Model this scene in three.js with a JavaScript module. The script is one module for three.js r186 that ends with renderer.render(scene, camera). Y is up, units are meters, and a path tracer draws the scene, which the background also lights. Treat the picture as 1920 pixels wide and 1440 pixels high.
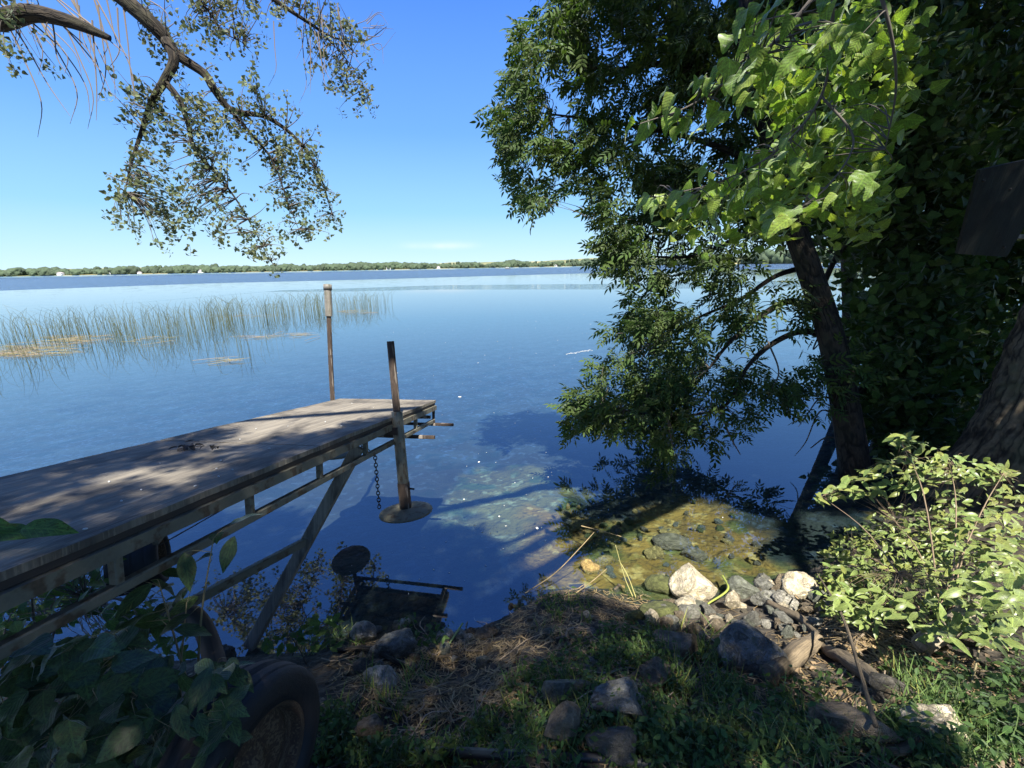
import * as THREE from 'three';
import { mergeGeometries, mergeVertices } from 'three/addons/utils/BufferGeometryUtils.js';

// ------------------------------------------------------------------ camera, sky, sun, exposure
const scene = new THREE.Scene();
const EYE = 2.4, F = 800, V3 = THREE.Vector3;
const camera = new THREE.PerspectiveCamera(2 * Math.atan(720 / F) * 180 / Math.PI, 4 / 3, 0.05, 6000);
camera.rotation.order = 'YXZ';
camera.position.set(0, EYE, 0);
camera.rotation.set(-15.4 * Math.PI / 180, 0, -1.0 * Math.PI / 180);
camera.updateMatrixWorld(true);
scene.add(camera);
const renderer = new THREE.WebGLRenderer({ antialias: true });
renderer.toneMapping = THREE.LinearToneMapping;
renderer.toneMappingExposure = 2.9;
renderer.shadowMap.enabled = true;
const SUN = new V3(0.09, 0.866, 0.49).normalize();
{
  const sun = new THREE.DirectionalLight(new THREE.Color(1, 0.95, 0.86), 5);
  sun.position.copy(SUN).multiplyScalar(60);
  sun.castShadow = true;
  sun.shadow.mapSize.set(4096, 4096);
  Object.assign(sun.shadow.camera, { left: -25, right: 25, top: 25, bottom: -25, near: 1, far: 140 });
  scene.add(sun, sun.target);
}
// ------------------------------------------------------------------ random numbers and noise
function rngOf(seed) { let a = seed >>> 0; return () => { a = (a + 0x6d2b79f5) | 0; let t = Math.imul(a ^ (a >>> 15), 1 | a); t = (t + Math.imul(t ^ (t >>> 7), 61 | t)) ^ t; return ((t ^ (t >>> 14)) >>> 0) / 4294967296; }; }
const R = rngOf(77);
const rr = (a, b, r = R) => a + (b - a) * r();
const clamp = THREE.MathUtils.clamp, lerp = THREE.MathUtils.lerp, sstep = THREE.MathUtils.smoothstep;
function hash(x, y, z = 0) { let h = Math.imul(x | 0, 374761393) ^ Math.imul(y | 0, 668265263) ^ Math.imul(z | 0, 2147483647 ^ 0x3c6ef372); h = Math.imul(h ^ (h >>> 13), 1274126177); h ^= h >>> 16; return (h >>> 0) / 4294967296; }
const fade = (t) => t * t * t * (t * (t * 6 - 15) + 10);
function vn(x, y, per = 0, s = 0) {
  const ix = Math.floor(x), iy = Math.floor(y), u = fade(x - ix), v = fade(y - iy), m = (k) => (per ? ((k % per) + per) % per : k);
  const a = hash(m(ix), m(iy), s), b = hash(m(ix + 1), m(iy), s), c = hash(m(ix), m(iy + 1), s), d = hash(m(ix + 1), m(iy + 1), s);
  return a + (b - a) * u + (c - a) * v + (a - b - c + d) * u * v;
}
function fbm(x, y, oct = 4, per = 0, s = 0) { let t = 0, a = 0.5, n = 0; for (let i = 0; i < oct; i++) { t += a * vn(x, y, per, s + i * 17); n += a; a *= 0.5; x *= 2; y *= 2; per *= 2; } return t / n; }
function fbmP(u, v, nx, ny, oct, seed) { let t = 0, a = 0.5, n = 0; for (let i = 0; i < oct; i++) { const k = 1 << i; t += a * vnP(u * nx * k, v * ny * k, nx * k, ny * k, seed + i); n += a; a *= 0.5; } return t / n; }
function vnP(x, y, px, py, s) { const ix = Math.floor(x), iy = Math.floor(y), a = fade(x - ix), b = fade(y - iy), h = (i, j) => hash(i % px, j % py, s); return lerp(lerp(h(ix, iy), h(ix + 1, iy), a), lerp(h(ix, iy + 1), h(ix + 1, iy + 1), a), b); }
function vn3(x, y, z, s = 0) {
  const iz = Math.floor(z), w = fade(z - iz), q = (k) => vn(x + hash(k, s) * 37, y + hash(k, s + 5) * 53, 0, s + k * 31);
  return q(iz) * (1 - w) + q(iz + 1) * w;
}
function tex(size, f, srgb = true, h = size) {   // f(u, v) -> [r, g, b] (0..1, sRGB values when srgb) on a tile
  const d = new Uint8Array(size * h * 4);
  for (let j = 0; j < h; j++) for (let i = 0; i < size; i++) {
    const c = f(i / size, j / h), o = (j * size + i) * 4;
    d[o] = clamp(c[0], 0, 1) * 255; d[o + 1] = clamp(c[1], 0, 1) * 255; d[o + 2] = clamp(c[2], 0, 1) * 255; d[o + 3] = 255;
  }
  const t = new THREE.DataTexture(d, size, h);
  t.wrapS = t.wrapT = THREE.RepeatWrapping; t.magFilter = THREE.LinearFilter; t.minFilter = THREE.LinearFilter;
  if (srgb) t.colorSpace = THREE.SRGBColorSpace;
  t.needsUpdate = true;
  return t;
}
const mix3 = (a, b, t) => [lerp(a[0], b[0], t), lerp(a[1], b[1], t), lerp(a[2], b[2], t)];
const rep = (t, x, y = x) => { const c = t.clone(); c.repeat.set(x, y); c.needsUpdate = true; return c; };

// ------------------------------------------------------------------ the sky: clear blue, paler towards the horizon, two small clouds
{
  const lin = (c) => c.map((v) => { v /= 255; return v <= 0.04045 ? v / 12.92 : ((v + 0.055) / 1.055) ** 2.4; });
  const stops = [[0, 205, 234, 249], [3, 182, 223, 250], [6.5, 152, 206, 251], [15, 114, 172, 246], [27, 84, 140, 234], [45, 62, 114, 212], [90, 50, 94, 190]].map(([e, ...c]) => [e, lin(c)]);
  const W = 1024, H = 512, data = new Float32Array(W * H * 4), dir = new V3();
  for (let j = 0; j < H; j++) {
    const el = ((j + 0.5) / H - 0.5) * 180, e = Math.max(0, el);
    let k = 0; while (k < stops.length - 2 && e > stops[k + 1][0]) k++;
    const t = clamp((e - stops[k][0]) / (stops[k + 1][0] - stops[k][0]), 0, 1), base = mix3(stops[k][1], stops[k + 1][1], t);
    for (let i = 0; i < W; i++) {
      const az = ((i + 0.5) / W - 0.5) * 2 * Math.PI, ce = Math.cos(el * Math.PI / 180);
      dir.set(Math.cos(az) * ce, Math.sin(el * Math.PI / 180), Math.sin(az) * ce);
      const c = dir.dot(SUN), glow = 0.16 * Math.exp((c - 1) * 7) + 0.5 * Math.exp((c - 1) * 60);
      let col = base.map((v, n) => v * (1 + 0.15 * Math.max(0, c)) + glow * [1, 0.97, 0.9][n]);
      const a = Math.atan2(dir.x, -dir.z) * 180 / Math.PI;   // degrees right of straight ahead
      for (const [ca, ce2, wa, we, s] of [[-7.6, 2.7, 2.6, 0.28, 0.5], [-12, 2.75, 1.6, 0.22, 0.28]]) {
        const n = fbm(a * 1.3 + ca, el * 5, 3, 0, 9);
        const q = Math.exp(-(((a - ca) / wa) ** 2) - (((el - ce2) / we) ** 2)) * s * (0.5 + n);
        if (dir.z < 0) col = mix3(col, [0.93, 0.95, 0.93], clamp(q, 0, 1));
      }
      if (el < 0) col = [0.12, 0.16, 0.17];
      col = col.map((v) => v * 0.43);
      const o = (j * W + i) * 4; data[o] = col[0]; data[o + 1] = col[1]; data[o + 2] = col[2]; data[o + 3] = 1;
    }
  }
  const t = new THREE.DataTexture(data, W, H, THREE.RGBAFormat, THREE.FloatType);
  t.mapping = THREE.EquirectangularReflectionMapping; t.magFilter = THREE.LinearFilter; t.needsUpdate = true;
  scene.background = t; scene.environment = t;
}

// ------------------------------------------------------------------ placing: a sight line through a point of the photograph (1920 x 1440)
const toCam = camera.quaternion;
const ray = (px, py) => new V3(px - 960, 720 - py, -F).applyQuaternion(toCam);
const atY = (px, py, y) => { const d = ray(px, py); return d.multiplyScalar((y - EYE) / d.y).add(camera.position); };
const atZ = (px, py, Z) => { const d = ray(px, py); return d.multiplyScalar(-Z / d.z).add(camera.position); };
const pl = (pts) => (x) => { if (x <= pts[0][0]) return pts[0][1]; for (let i = 1; i < pts.length; i++) if (x <= pts[i][0]) { const [a, b] = pts[i - 1], [c, d] = pts[i]; return b + (d - b) * (x - a) / (c - a); } return pts[pts.length - 1][1]; };
const shoreRaw = pl([[-60, -14], [-20, -4], [-6, 1.2], [-3.6, 1.9], [-2.6, 2.15], [-1.73, 2.18], [-0.9, 2.3], [-0.22, 2.36], [0.1, 2.6], [0.34, 2.76], [0.6, 2.66], [1.0, 2.52], [1.34, 2.58], [1.9, 2.75], [2.4, 2.9], [3.0, 3.15], [3.7, 3.7], [5, 4.5], [8, 5.4], [20, 8], [60, 22], [200, 80], [400, 200], [1500, 600]]);
const shore = (x) => (shoreRaw(x - 0.12) + shoreRaw(x) + shoreRaw(x + 0.12)) / 3;
function gh(x, z) {   // height of the ground and of the lake bed
  const d = -z, s = shore(x) - d + 0.10 * (fbm(x * 2.3, d * 2.3, 3, 0, 3) - 0.5);
  const lump = (fbm(x * 3.1, d * 3.1, 4, 0, 8) - 0.5);
  if (s > 0) {
    const a = s < 1.5 ? 0.5 * s : 0.75 + 0.14 * (s - 1.5), top = 0.75 + 0.14 * 4 + Math.max(0, x - 8) * 0.01;
    return Math.min(a, top) + lump * 0.16 * Math.min(1, s * 4);
  }
  const w = -s;
  return -(w < 1.5 ? 0.17 * w : w < 12 ? 0.255 + 0.16 * (w - 1.5) : Math.min(5, 1.94 + 0.08 * (w - 12))) + lump * 0.12 * Math.min(1, w * 3);
}
function onGround(px, py) {   // where a sight line meets the ground
  const d = ray(px, py).normalize(), p = camera.position.clone();
  for (let t = 0.3; t < 60; t += 0.02) { p.copy(d).multiplyScalar(t).add(camera.position); if (p.y < gh(p.x, p.z)) return p; }
  return p;
}

// ------------------------------------------------------------------ building helpers
const taken = new Map();
function numbered(name) { const n = taken.get(name) ?? 0; taken.set(name, n + 1); return n ? name + '_' + String(n).padStart(3, '0') : name; }
function shade(o) { o.traverse((c) => { c.castShadow = c.receiveShadow = true; }); return o; }
function top(o, name, label, category, group) { o.name = numbered(name); o.userData = { label, category }; if (group) o.userData.group = group; scene.add(o); return o; }
function thing(name, label, category, group) { return top(new THREE.Group(), name, label, category, group); }
function part(name, geo, mat, parent) { const m = new THREE.Mesh(geo, mat); m.name = name; m.castShadow = m.receiveShadow = true; parent.add(m); return m; }
function structure(name, geo, mat) { const m = part(name, geo, mat, scene); m.userData = { kind: 'structure' }; return m; }
function scatter(name, geo, mat, list, parent) {   // list: [Matrix4, Color?]
  const m = new THREE.InstancedMesh(geo, mat, list.length); m.name = name;
  list.forEach(([x, c], i) => { m.setMatrixAt(i, x); if (c) m.setColorAt(i, c); });
  m.castShadow = m.receiveShadow = true; parent.add(m); m.userData = { kind: 'stuff' };
  return m;
}
const rgb = (r, g, b) => new THREE.Color().setRGB(r, g, b);
const std = (o) => new THREE.MeshStandardMaterial({ roughness: 0.9, ...o });
const phy = (o) => new THREE.MeshPhysicalMaterial({ roughness: 0.9, ...o });
function tube(points, radii, radial = 8, steps = 0, caps = true) {   // a tapered tube along a smooth line; radii per point
  const n = steps || Math.max(4, (points.length - 1) * 5), curve = new THREE.CatmullRomCurve3(points, false, 'centripetal');
  const pos = [], uv = [], idx = [], ps = [], rad = pl(radii.map((r, i) => [i / (radii.length - 1), r]));
  for (let i = 0; i <= n; i++) ps.push(curve.getPoint(i / n));
  let t0 = ps[1].clone().sub(ps[0]).normalize(), nrm = new V3(0, 1, 0);
  if (Math.abs(t0.y) > 0.9) nrm.set(1, 0, 0);
  nrm.sub(t0.clone().multiplyScalar(nrm.dot(t0))).normalize();
  let len = 0;
  for (let i = 0; i <= n; i++) {
    const t = ps[Math.min(n, i + 1)].clone().sub(ps[Math.max(0, i - 1)]).normalize();
    nrm.sub(t.clone().multiplyScalar(nrm.dot(t))).normalize();
    const b = t.clone().cross(nrm), r = rad(i / n);
    if (i) len += ps[i].distanceTo(ps[i - 1]);
    for (let k = 0; k <= radial; k++) { const a = k / radial * 2 * Math.PI, c = Math.cos(a) * r, s = Math.sin(a) * r; pos.push(ps[i].x + nrm.x * c + b.x * s, ps[i].y + nrm.y * c + b.y * s, ps[i].z + nrm.z * c + b.z * s); uv.push(k / radial, len); }
  }
  const w = radial + 1;
  for (let i = 0; i < n; i++) for (let k = 0; k < radial; k++) { const a = i * w + k, b = a + w; idx.push(a, a + 1, b, b, a + 1, b + 1); }
  if (caps) for (const i of [0, n]) { const c = pos.length / 3; pos.push(ps[i].x, ps[i].y, ps[i].z); uv.push(0.5, 0.5); for (let k = 0; k < radial; k++) i ? idx.push(i * w + k, i * w + k + 1, c) : idx.push(k + 1, k, c); }
  return geo(pos, uv, idx);
}
function geo(pos, uv, idx) {
  const g = new THREE.BufferGeometry();
  g.setAttribute('position', new THREE.Float32BufferAttribute(pos, 3));
  g.setAttribute('uv', new THREE.Float32BufferAttribute(uv, 2));
  g.setIndex(idx); g.computeVertexNormals();
  return g;
}
function bar(a, b, w, h = w, up = new V3(0, 1, 0)) {   // a squared bar with small bevels between two points
  const d = b.clone().sub(a), L = d.length(), s = new THREE.Shape(), x = w / 2, y = h / 2, e = Math.min(w, h) * 0.12;
  s.moveTo(-x + e, -y); s.lineTo(x - e, -y); s.lineTo(x, -y + e); s.lineTo(x, y - e); s.lineTo(x - e, y); s.lineTo(-x + e, y); s.lineTo(-x, y - e); s.lineTo(-x, -y + e); s.closePath();
  const g = new THREE.ExtrudeGeometry(s, { depth: L, bevelEnabled: false });
  const z = d.normalize(), xx = up.clone().cross(z).normalize(); if (xx.lengthSq() < 0.5) xx.set(1, 0, 0);
  const yy = z.clone().cross(xx);
  return g.applyMatrix4(new THREE.Matrix4().makeBasis(xx, yy, z).setPosition(a));
}
const box = (x0, x1, y0, y1, z0, z1) => { const g = new THREE.BoxGeometry(x1 - x0, y1 - y0, z1 - z0); g.translate((x0 + x1) / 2, (y0 + y1) / 2, (z0 + z1) / 2); return g; };
function uvBox(g, s = 1) { // uv in metres by the dominant axis of the normal
  const p = g.attributes.position, n = g.attributes.normal, a = new Float32Array(p.count * 2);
  for (let i = 0; i < p.count; i++) {
    const nx = Math.abs(n.getX(i)), ny = Math.abs(n.getY(i)), nz = Math.abs(n.getZ(i)), x = p.getX(i), y = p.getY(i), z = p.getZ(i);
    const [u, v] = ny >= nx && ny >= nz ? [x, z] : nx >= nz ? [z, y] : [x, y];
    a[i * 2] = u * s; a[i * 2 + 1] = v * s;
  }
  g.setAttribute('uv', new THREE.BufferAttribute(a, 2));
  return g;
}
function leafGeo(len, wid, shape, n = 4, fold = 0.25, curl = 0.15, wave = 0) {   // a folded, curled leaf along +y, upper face +z
  const pos = [], uv = [], idx = [];
  for (let i = 0; i <= n; i++) {
    const t = i / n, w = shape(t) * wid / 2, y = len * t * (1 - curl * curl * t * 0.5), z = -curl * len * t * t;
    const q = wave * w * Math.sin(t * 11), q2 = wave * w * Math.sin(t * 9 + 2);
    pos.push(-w, y - w * 0.1, z + w * fold + q, 0, y, z, w, y - w * 0.1, z + w * fold + q2);
    uv.push(0.5 - w / wid, t, 0.5, t, 0.5 + w / wid, t);
    if (i < n) { const a = i * 3; for (const k of [0, 1]) idx.push(a + k, a + k + 1, a + k + 3, a + k + 3, a + k + 1, a + k + 4); }
  }
  return geo(pos, uv, idx);
}
const LANCE = (t) => Math.max(0.02, Math.sin(Math.PI * Math.pow(t, 0.75)) ** 0.85);
const HEART = (t) => (t < 0.04 ? 0.35 : Math.max(0.02, Math.pow(1 - t, 0.62) * Math.min(1, 0.45 + t * 4) * 1.18));
const DELTA = (t) => Math.max(0.02, t < 0.18 ? 0.4 + t * 3.3 : Math.pow((1 - t) / 0.82, 0.8));
const OVAL = (t) => Math.max(0.03, Math.sin(Math.PI * Math.pow(t, 0.85)));
function place(p, along, face, s = 1, sx = s) {   // matrix that lays +y along ALONG and +z towards FACE
  const y = along.clone().normalize(), x = y.clone().cross(face).normalize();
  if (x.lengthSq() < 0.5) x.set(1, 0, 0);
  const z = x.clone().cross(y);
  return new THREE.Matrix4().makeBasis(x.multiplyScalar(sx), y.multiplyScalar(s), z.multiplyScalar(s)).setPosition(p);
}
const rdir = (r = R) => { const z = r() * 2 - 1, a = r() * 6.2832, q = Math.sqrt(1 - z * z); return new V3(q * Math.cos(a), z, q * Math.sin(a)); };
function inPoly(x, y, p) { let c = false; for (let i = 0, j = p.length - 1; i < p.length; j = i++) if ((p[i][1] > y) !== (p[j][1] > y) && x < (p[j][0] - p[i][0]) * (y - p[i][1]) / (p[j][1] - p[i][1]) + p[i][0]) c = !c; return c; }
function samplePoly(p, r = R) { let a = 1e9, b = -1e9, c = 1e9, d = -1e9; for (const [x, y] of p) { a = Math.min(a, x); b = Math.max(b, x); c = Math.min(c, y); d = Math.max(d, y); } for (;;) { const x = a + (b - a) * r(), y = c + (d - c) * r(); if (inPoly(x, y, p)) return [x, y]; } }

// ------------------------------------------------------------------ materials
const T = {};
const barkAt = (u, v) => { const w = 0.05 * (fbmP(u, v, 8, 8, 3, 61) - 0.5), a = fbmP(((u + w) % 1 + 1) % 1, v, 18, 5, 3, 51), c = fbmP(u, v, 10, 14, 2, 52); return clamp(1.25 - Math.abs(a - 0.5) * -5.5 - 1.15 + (c - 0.5) * 0.7, 0, 1); };
T.soil = tex(1024, (u, v) => {
  const a = fbm(u * 8, v * 8, 5, 8, 1), b = fbm(u * 64, v * 64, 3, 64, 2), c = vn(u * 180, v * 180, 180, 5);
  return mix3(mix3([0.14, 0.12, 0.10], [0.31, 0.28, 0.23], a * 1.1 - 0.1), [0.43, 0.40, 0.34], clamp((b - 0.55) * 2, 0, 0.6) + (c > 0.86 ? 0.25 : 0));
});
T.soilBump = tex(512, (u, v) => { const b = fbm(u * 24, v * 24, 5, 24, 2); return [b, b, b]; }, false);
T.bed = tex(1024, (u, v) => {   // sand, silt and clumps of green algae
  const a = fbm(u * 6, v * 6, 5, 6, 21), g = fbm(u * 10 + 3, v * 10, 5, 10, 33), p = fbm(u * 40, v * 40, 3, 40, 41);
  let c = mix3([0.34, 0.27, 0.13], [0.66, 0.56, 0.32], a);
  c = mix3(c, [0.72, 0.66, 0.48], clamp((p - 0.58) * 4, 0, 0.7));
  return mix3(c, [0.25, 0.32, 0.18], clamp((g - 0.56) * 5, 0, 0.7));
});
T.bark = tex(512, (u, v) => { const n = barkAt(u, v), q = fbmP(u, v, 60, 40, 3, 4), m = fbmP(u, v, 5, 5, 3, 77); return mix3(mix3([0.17, 0.15, 0.125], [0.50, 0.46, 0.40], clamp(n * 0.85 + (q - 0.5) * 0.5, 0, 1)), [0.40, 0.43, 0.33], clamp((m - 0.58) * 3, 0, 0.45)); });
T.barkBump = tex(512, (u, v) => { const h = 0.8 * barkAt(u, v) + 0.25 * fbmP(u, v, 60, 40, 3, 9); return [h, h, h]; }, false);
T.rock = tex(512, (u, v) => { const a = fbm(u * 6, v * 6, 5, 6, 71), s = vn(u * 120, v * 120, 120, 3), l = fbm(u * 16, v * 16, 4, 16, 74), k = 0.78 + 0.45 * (a - 0.5) + (s > 0.82 ? 0.14 : s < 0.14 ? -0.16 : 0); return mix3([k, k * 0.97, k * 0.92], [0.62, 0.62, 0.48], clamp((l - 0.58) * 4, 0, 0.6)); });
T.rockBump = tex(512, (u, v) => { const h = 0.6 * fbm(u * 10, v * 10, 5, 10, 81) + 0.4 * fbm(u * 60, v * 60, 3, 60, 82); return [h, h, h]; }, false);
T.wood = tex(1024, (u, v) => {   // weathered sheet, grain along v
  const g = fbm(u * 90, v * 3, 4, 0, 91), a = fbm(u * 4, v * 4, 4, 4, 92), f = fbm(u * 260, v * 30, 2, 0, 93), st = fbm(u * 9, v * 9, 4, 9, 94), sp = vn(u * 220, v * 220, 220, 95);
  let c = mix3([0.36, 0.335, 0.30], [0.70, 0.665, 0.60], clamp(g * 0.65 + a * 0.45, 0, 1));
  c = mix3(c, [0.27, 0.25, 0.225], clamp((st - 0.52) * 3, 0, 0.75));
  return mix3(c, [0.72, 0.67, 0.58], (f > 0.66 ? 0.3 : 0) + (sp > 0.965 ? 0.5 : 0));
});
T.woodBump = tex(1024, (u, v) => { const h = 0.7 * fbm(u * 120, v * 6, 4, 0, 96) + 0.3 * fbm(u * 300, v * 120, 2, 0, 97); return [h, h, h]; }, false);
T.metal = tex(512, (u, v) => { const a = fbm(u * 5, v * 5, 4, 5, 101), r = fbm(u * 12, v * 12, 5, 12, 102), s = fbm(u * 70, v * 70, 3, 70, 103); return mix3(mix3([0.33, 0.33, 0.29], [0.48, 0.47, 0.41], a * 0.8 + s * 0.3), mix3([0.20, 0.15, 0.11], [0.34, 0.26, 0.19], s), clamp((r - 0.58) * 5, 0, 0.65)); });
T.rust = tex(512, (u, v) => { const a = fbm(u * 8, v * 8, 5, 8, 111), s = fbm(u * 60, v * 60, 3, 60, 112), w = fbm(u * 14, v * 5, 4, 0, 113); return mix3(mix3([0.13, 0.105, 0.09], [0.29, 0.235, 0.19], a * 0.8 + s * 0.3), [0.55, 0.52, 0.48], clamp((w - 0.60) * 5, 0, 0.8)); });
T.rim = tex(512, (u, v) => { const a = fbm(u * 7, v * 7, 5, 7, 121), s = fbm(u * 40, v * 40, 3, 40, 122); return mix3(mix3([0.17, 0.11, 0.07], [0.30, 0.21, 0.13], s), [0.40, 0.34, 0.25], clamp((0.6 * a + 0.9 * (s - 0.5) - 0.32) * 5, 0.05, 0.75)); });
T.leaf = tex(256, (u, v) => {   // midrib and side veins, blotches, a few brown spots
  const x = Math.abs(u - 0.5) * 2, side = Math.abs((((v * 8 - x * 2.6) % 1) + 1) % 1 - 0.5) * 2, n = fbm(u * 9, v * 9, 4, 9, 131), sp = fbm(u * 22, v * 22, 2, 22, 132), fine = fbm(u * 60, v * 60, 2, 60, 133);
  let k = 0.74 + 0.34 * (n - 0.5) + 0.22 * (fine - 0.5);
  const vein = Math.max(x < 0.06 ? 1 : 0, side > 0.86 && x < 0.92 ? 0.75 : 0);
  return mix3(mix3([k, k, k * 0.93], [0.98, 1, 0.84], vein * 0.62), [0.62, 0.42, 0.22], sp > 0.74 ? 0.6 : 0);
});
T.leafBump = tex(256, (u, v) => { const x = Math.abs(u - 0.5) * 2, side = Math.abs((((v * 8 - x * 2.6) % 1) + 1) % 1 - 0.5) * 2, h = 0.5 + 0.4 * Math.cos(side * Math.PI) * (x < 0.95 ? 1 : 0) - (x < 0.05 ? 0.3 : 0) + 0.15 * fbm(u * 40, v * 40, 2, 40, 3); return [h, h, h]; }, false);
T.straw = tex(128, (u, v) => { const n = fbm(u * 6, v * 20, 3, 0, 141); const k = 0.6 + 0.5 * n; return [k, k * 0.96, k * 0.86]; });

const leafMat = (r, g, b, o = {}) => phy({ color: rgb(r, g, b), map: T.leaf, transmission: 0.42, thickness: 0, roughness: 0.95, clearcoat: 0.12, clearcoatRoughness: 0.4, specularIntensity: 0.5, side: THREE.DoubleSide, ...o });
const M = {
  soil: std({ map: T.soil, bumpMap: T.soilBump, bumpScale: 0.03, roughness: 1 }),
  bark: std({ map: T.bark, bumpMap: T.barkBump, bumpScale: 0.012, color: rgb(0.24, 0.225, 0.205), roughness: 1 }),
  twig: std({ color: rgb(0.10, 0.085, 0.07), roughness: 0.95 }),
  palebark: std({ map: rep(T.wood, 1, 0.7), bumpMap: rep(T.woodBump, 1, 0.7), bumpScale: 0.006, color: rgb(0.75, 0.66, 0.52), roughness: 1 }),
  deck: std({ map: rep(T.wood, 0.8, 0.5), bumpMap: rep(T.woodBump, 0.8, 0.5), bumpScale: 0.003, color: rgb(0.62, 0.615, 0.59), roughness: 0.92 }),
  timber: std({ map: rep(T.wood, 2, 0.6), bumpMap: rep(T.woodBump, 2, 0.6), bumpScale: 0.004, color: rgb(0.85, 0.82, 0.78) }),
  metal: std({ map: rep(T.metal, 2), roughness: 0.62, metalness: 0.25, bumpMap: rep(T.rockBump, 3), bumpScale: 0.001 }),
  rust: std({ map: rep(T.rust, 1.5), roughness: 0.85, metalness: 0.1, bumpMap: rep(T.rockBump, 4), bumpScale: 0.0015 }),
  iron: std({ color: rgb(0.045, 0.036, 0.03), roughness: 0.75, metalness: 0.3 }),
  pvc: std({ color: rgb(0.26, 0.255, 0.24), map: rep(T.rock, 1.5), roughness: 0.6 }),
  rubber: std({ color: rgb(0.007, 0.007, 0.008), roughness: 0.7, bumpMap: rep(T.rockBump, 8), bumpScale: 0.0015 }),
  rim: std({ map: rep(T.rim, 5), roughness: 0.8, bumpMap: rep(T.rockBump, 5), bumpScale: 0.001 }),
  hose: std({ color: rgb(0.012, 0.013, 0.015), roughness: 0.45 }),
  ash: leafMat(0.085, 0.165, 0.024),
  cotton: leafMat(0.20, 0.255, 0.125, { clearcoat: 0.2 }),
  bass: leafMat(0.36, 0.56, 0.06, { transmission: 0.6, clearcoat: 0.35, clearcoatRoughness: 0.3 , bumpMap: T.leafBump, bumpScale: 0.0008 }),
  weed: leafMat(0.11, 0.22, 0.05),
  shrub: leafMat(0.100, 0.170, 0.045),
  grass: phy({ color: rgb(0.12, 0.20, 0.04), transmission: 0.3, thickness: 0, roughness: 0.9, side: THREE.DoubleSide }),
  straw: std({ map: T.straw, color: rgb(0.40, 0.33, 0.21), roughness: 0.9 }),
  reed: std({ color: rgb(0.055, 0.065, 0.032), roughness: 0.85 }),
  limb: std({ map: T.bark, bumpMap: T.barkBump, bumpScale: 0.012, color: rgb(0.24, 0.225, 0.205), roughness: 1 }),
  fluff: std({ color: rgb(0.5, 0.5, 0.48), roughness: 1 }),
};

// ------------------------------------------------------------------ the ground and the lake bed, one sheet
{
  const axis = (a, b, step, lo, hi) => { const v = []; for (let x = a; x <= b; x += step) v.push(x); let s = step; while (v[v.length - 1] < hi) { s *= 1.22; v.push(v[v.length - 1] + s); } s = step; while (v[0] > lo) { s *= 1.22; v.unshift(v[0] - s); } return v; };
  const X = axis(-4.2, 5.2, 0.06, -3500, 3500), D = axis(-0.6, 6.6, 0.06, -3000, 3500), pos = [], uv = [], idx = [];
  for (const d of D) for (const x of X) { pos.push(x, gh(x, -d), -d); uv.push(x / 1.3, d / 1.3); }
  const w = X.length, patchA = atY(985, 885, 0);
  const land = [], bed = [], col = [];
  const amber = [1.0, 0.86, 0.58], silt = [0.09, 0.16, 0.45], weedy = [0.5, 0.66, 0.8], waterBlue = [0.12, 0.27, 1.0];   // sand with stones; bluish silt, darkened for black reflections; grey-green algae; last, blue scattered by the water, painted on the open bed
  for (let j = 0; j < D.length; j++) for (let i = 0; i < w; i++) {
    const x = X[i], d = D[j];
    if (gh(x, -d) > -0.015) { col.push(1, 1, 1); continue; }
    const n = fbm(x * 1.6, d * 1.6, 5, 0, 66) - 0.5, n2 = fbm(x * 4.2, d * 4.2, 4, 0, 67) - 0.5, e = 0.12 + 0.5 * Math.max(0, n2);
    const off = 1.7 - (d - shore(x)) + 1.5 * n + 0.7 * n2, side = Math.min(x - 0.2, 2.2 - x) + 0.5 * n + 0.35 * n2, sand = sstep(Math.min(off, side), -e, e);  // side limits the sand, bed colour stays dark under dock and tree reflections
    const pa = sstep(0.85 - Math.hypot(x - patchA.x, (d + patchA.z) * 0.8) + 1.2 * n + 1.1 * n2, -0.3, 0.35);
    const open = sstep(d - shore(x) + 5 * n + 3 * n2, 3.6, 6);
    col.push(...mix3(mix3(mix3(silt, waterBlue, open), weedy, pa), amber, sand));
  }
  for (let j = 0; j < D.length - 1; j++) for (let i = 0; i < w - 1; i++) {
    const a = j * w + i, b = a + w, wet = (pos[a * 3 + 1] + pos[(b + 1) * 3 + 1]) / 2 < -0.015;
    (wet ? bed : land).push(a, a + 1, b, b, a + 1, b + 1);
  }
  const g = geo(pos, uv, land.concat(bed));
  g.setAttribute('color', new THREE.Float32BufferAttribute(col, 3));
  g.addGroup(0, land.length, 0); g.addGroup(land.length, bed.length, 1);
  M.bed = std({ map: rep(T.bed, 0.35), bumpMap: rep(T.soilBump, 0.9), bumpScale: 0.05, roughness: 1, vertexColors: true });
  structure('ground', g, [M.soil, M.bed]);
}

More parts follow.
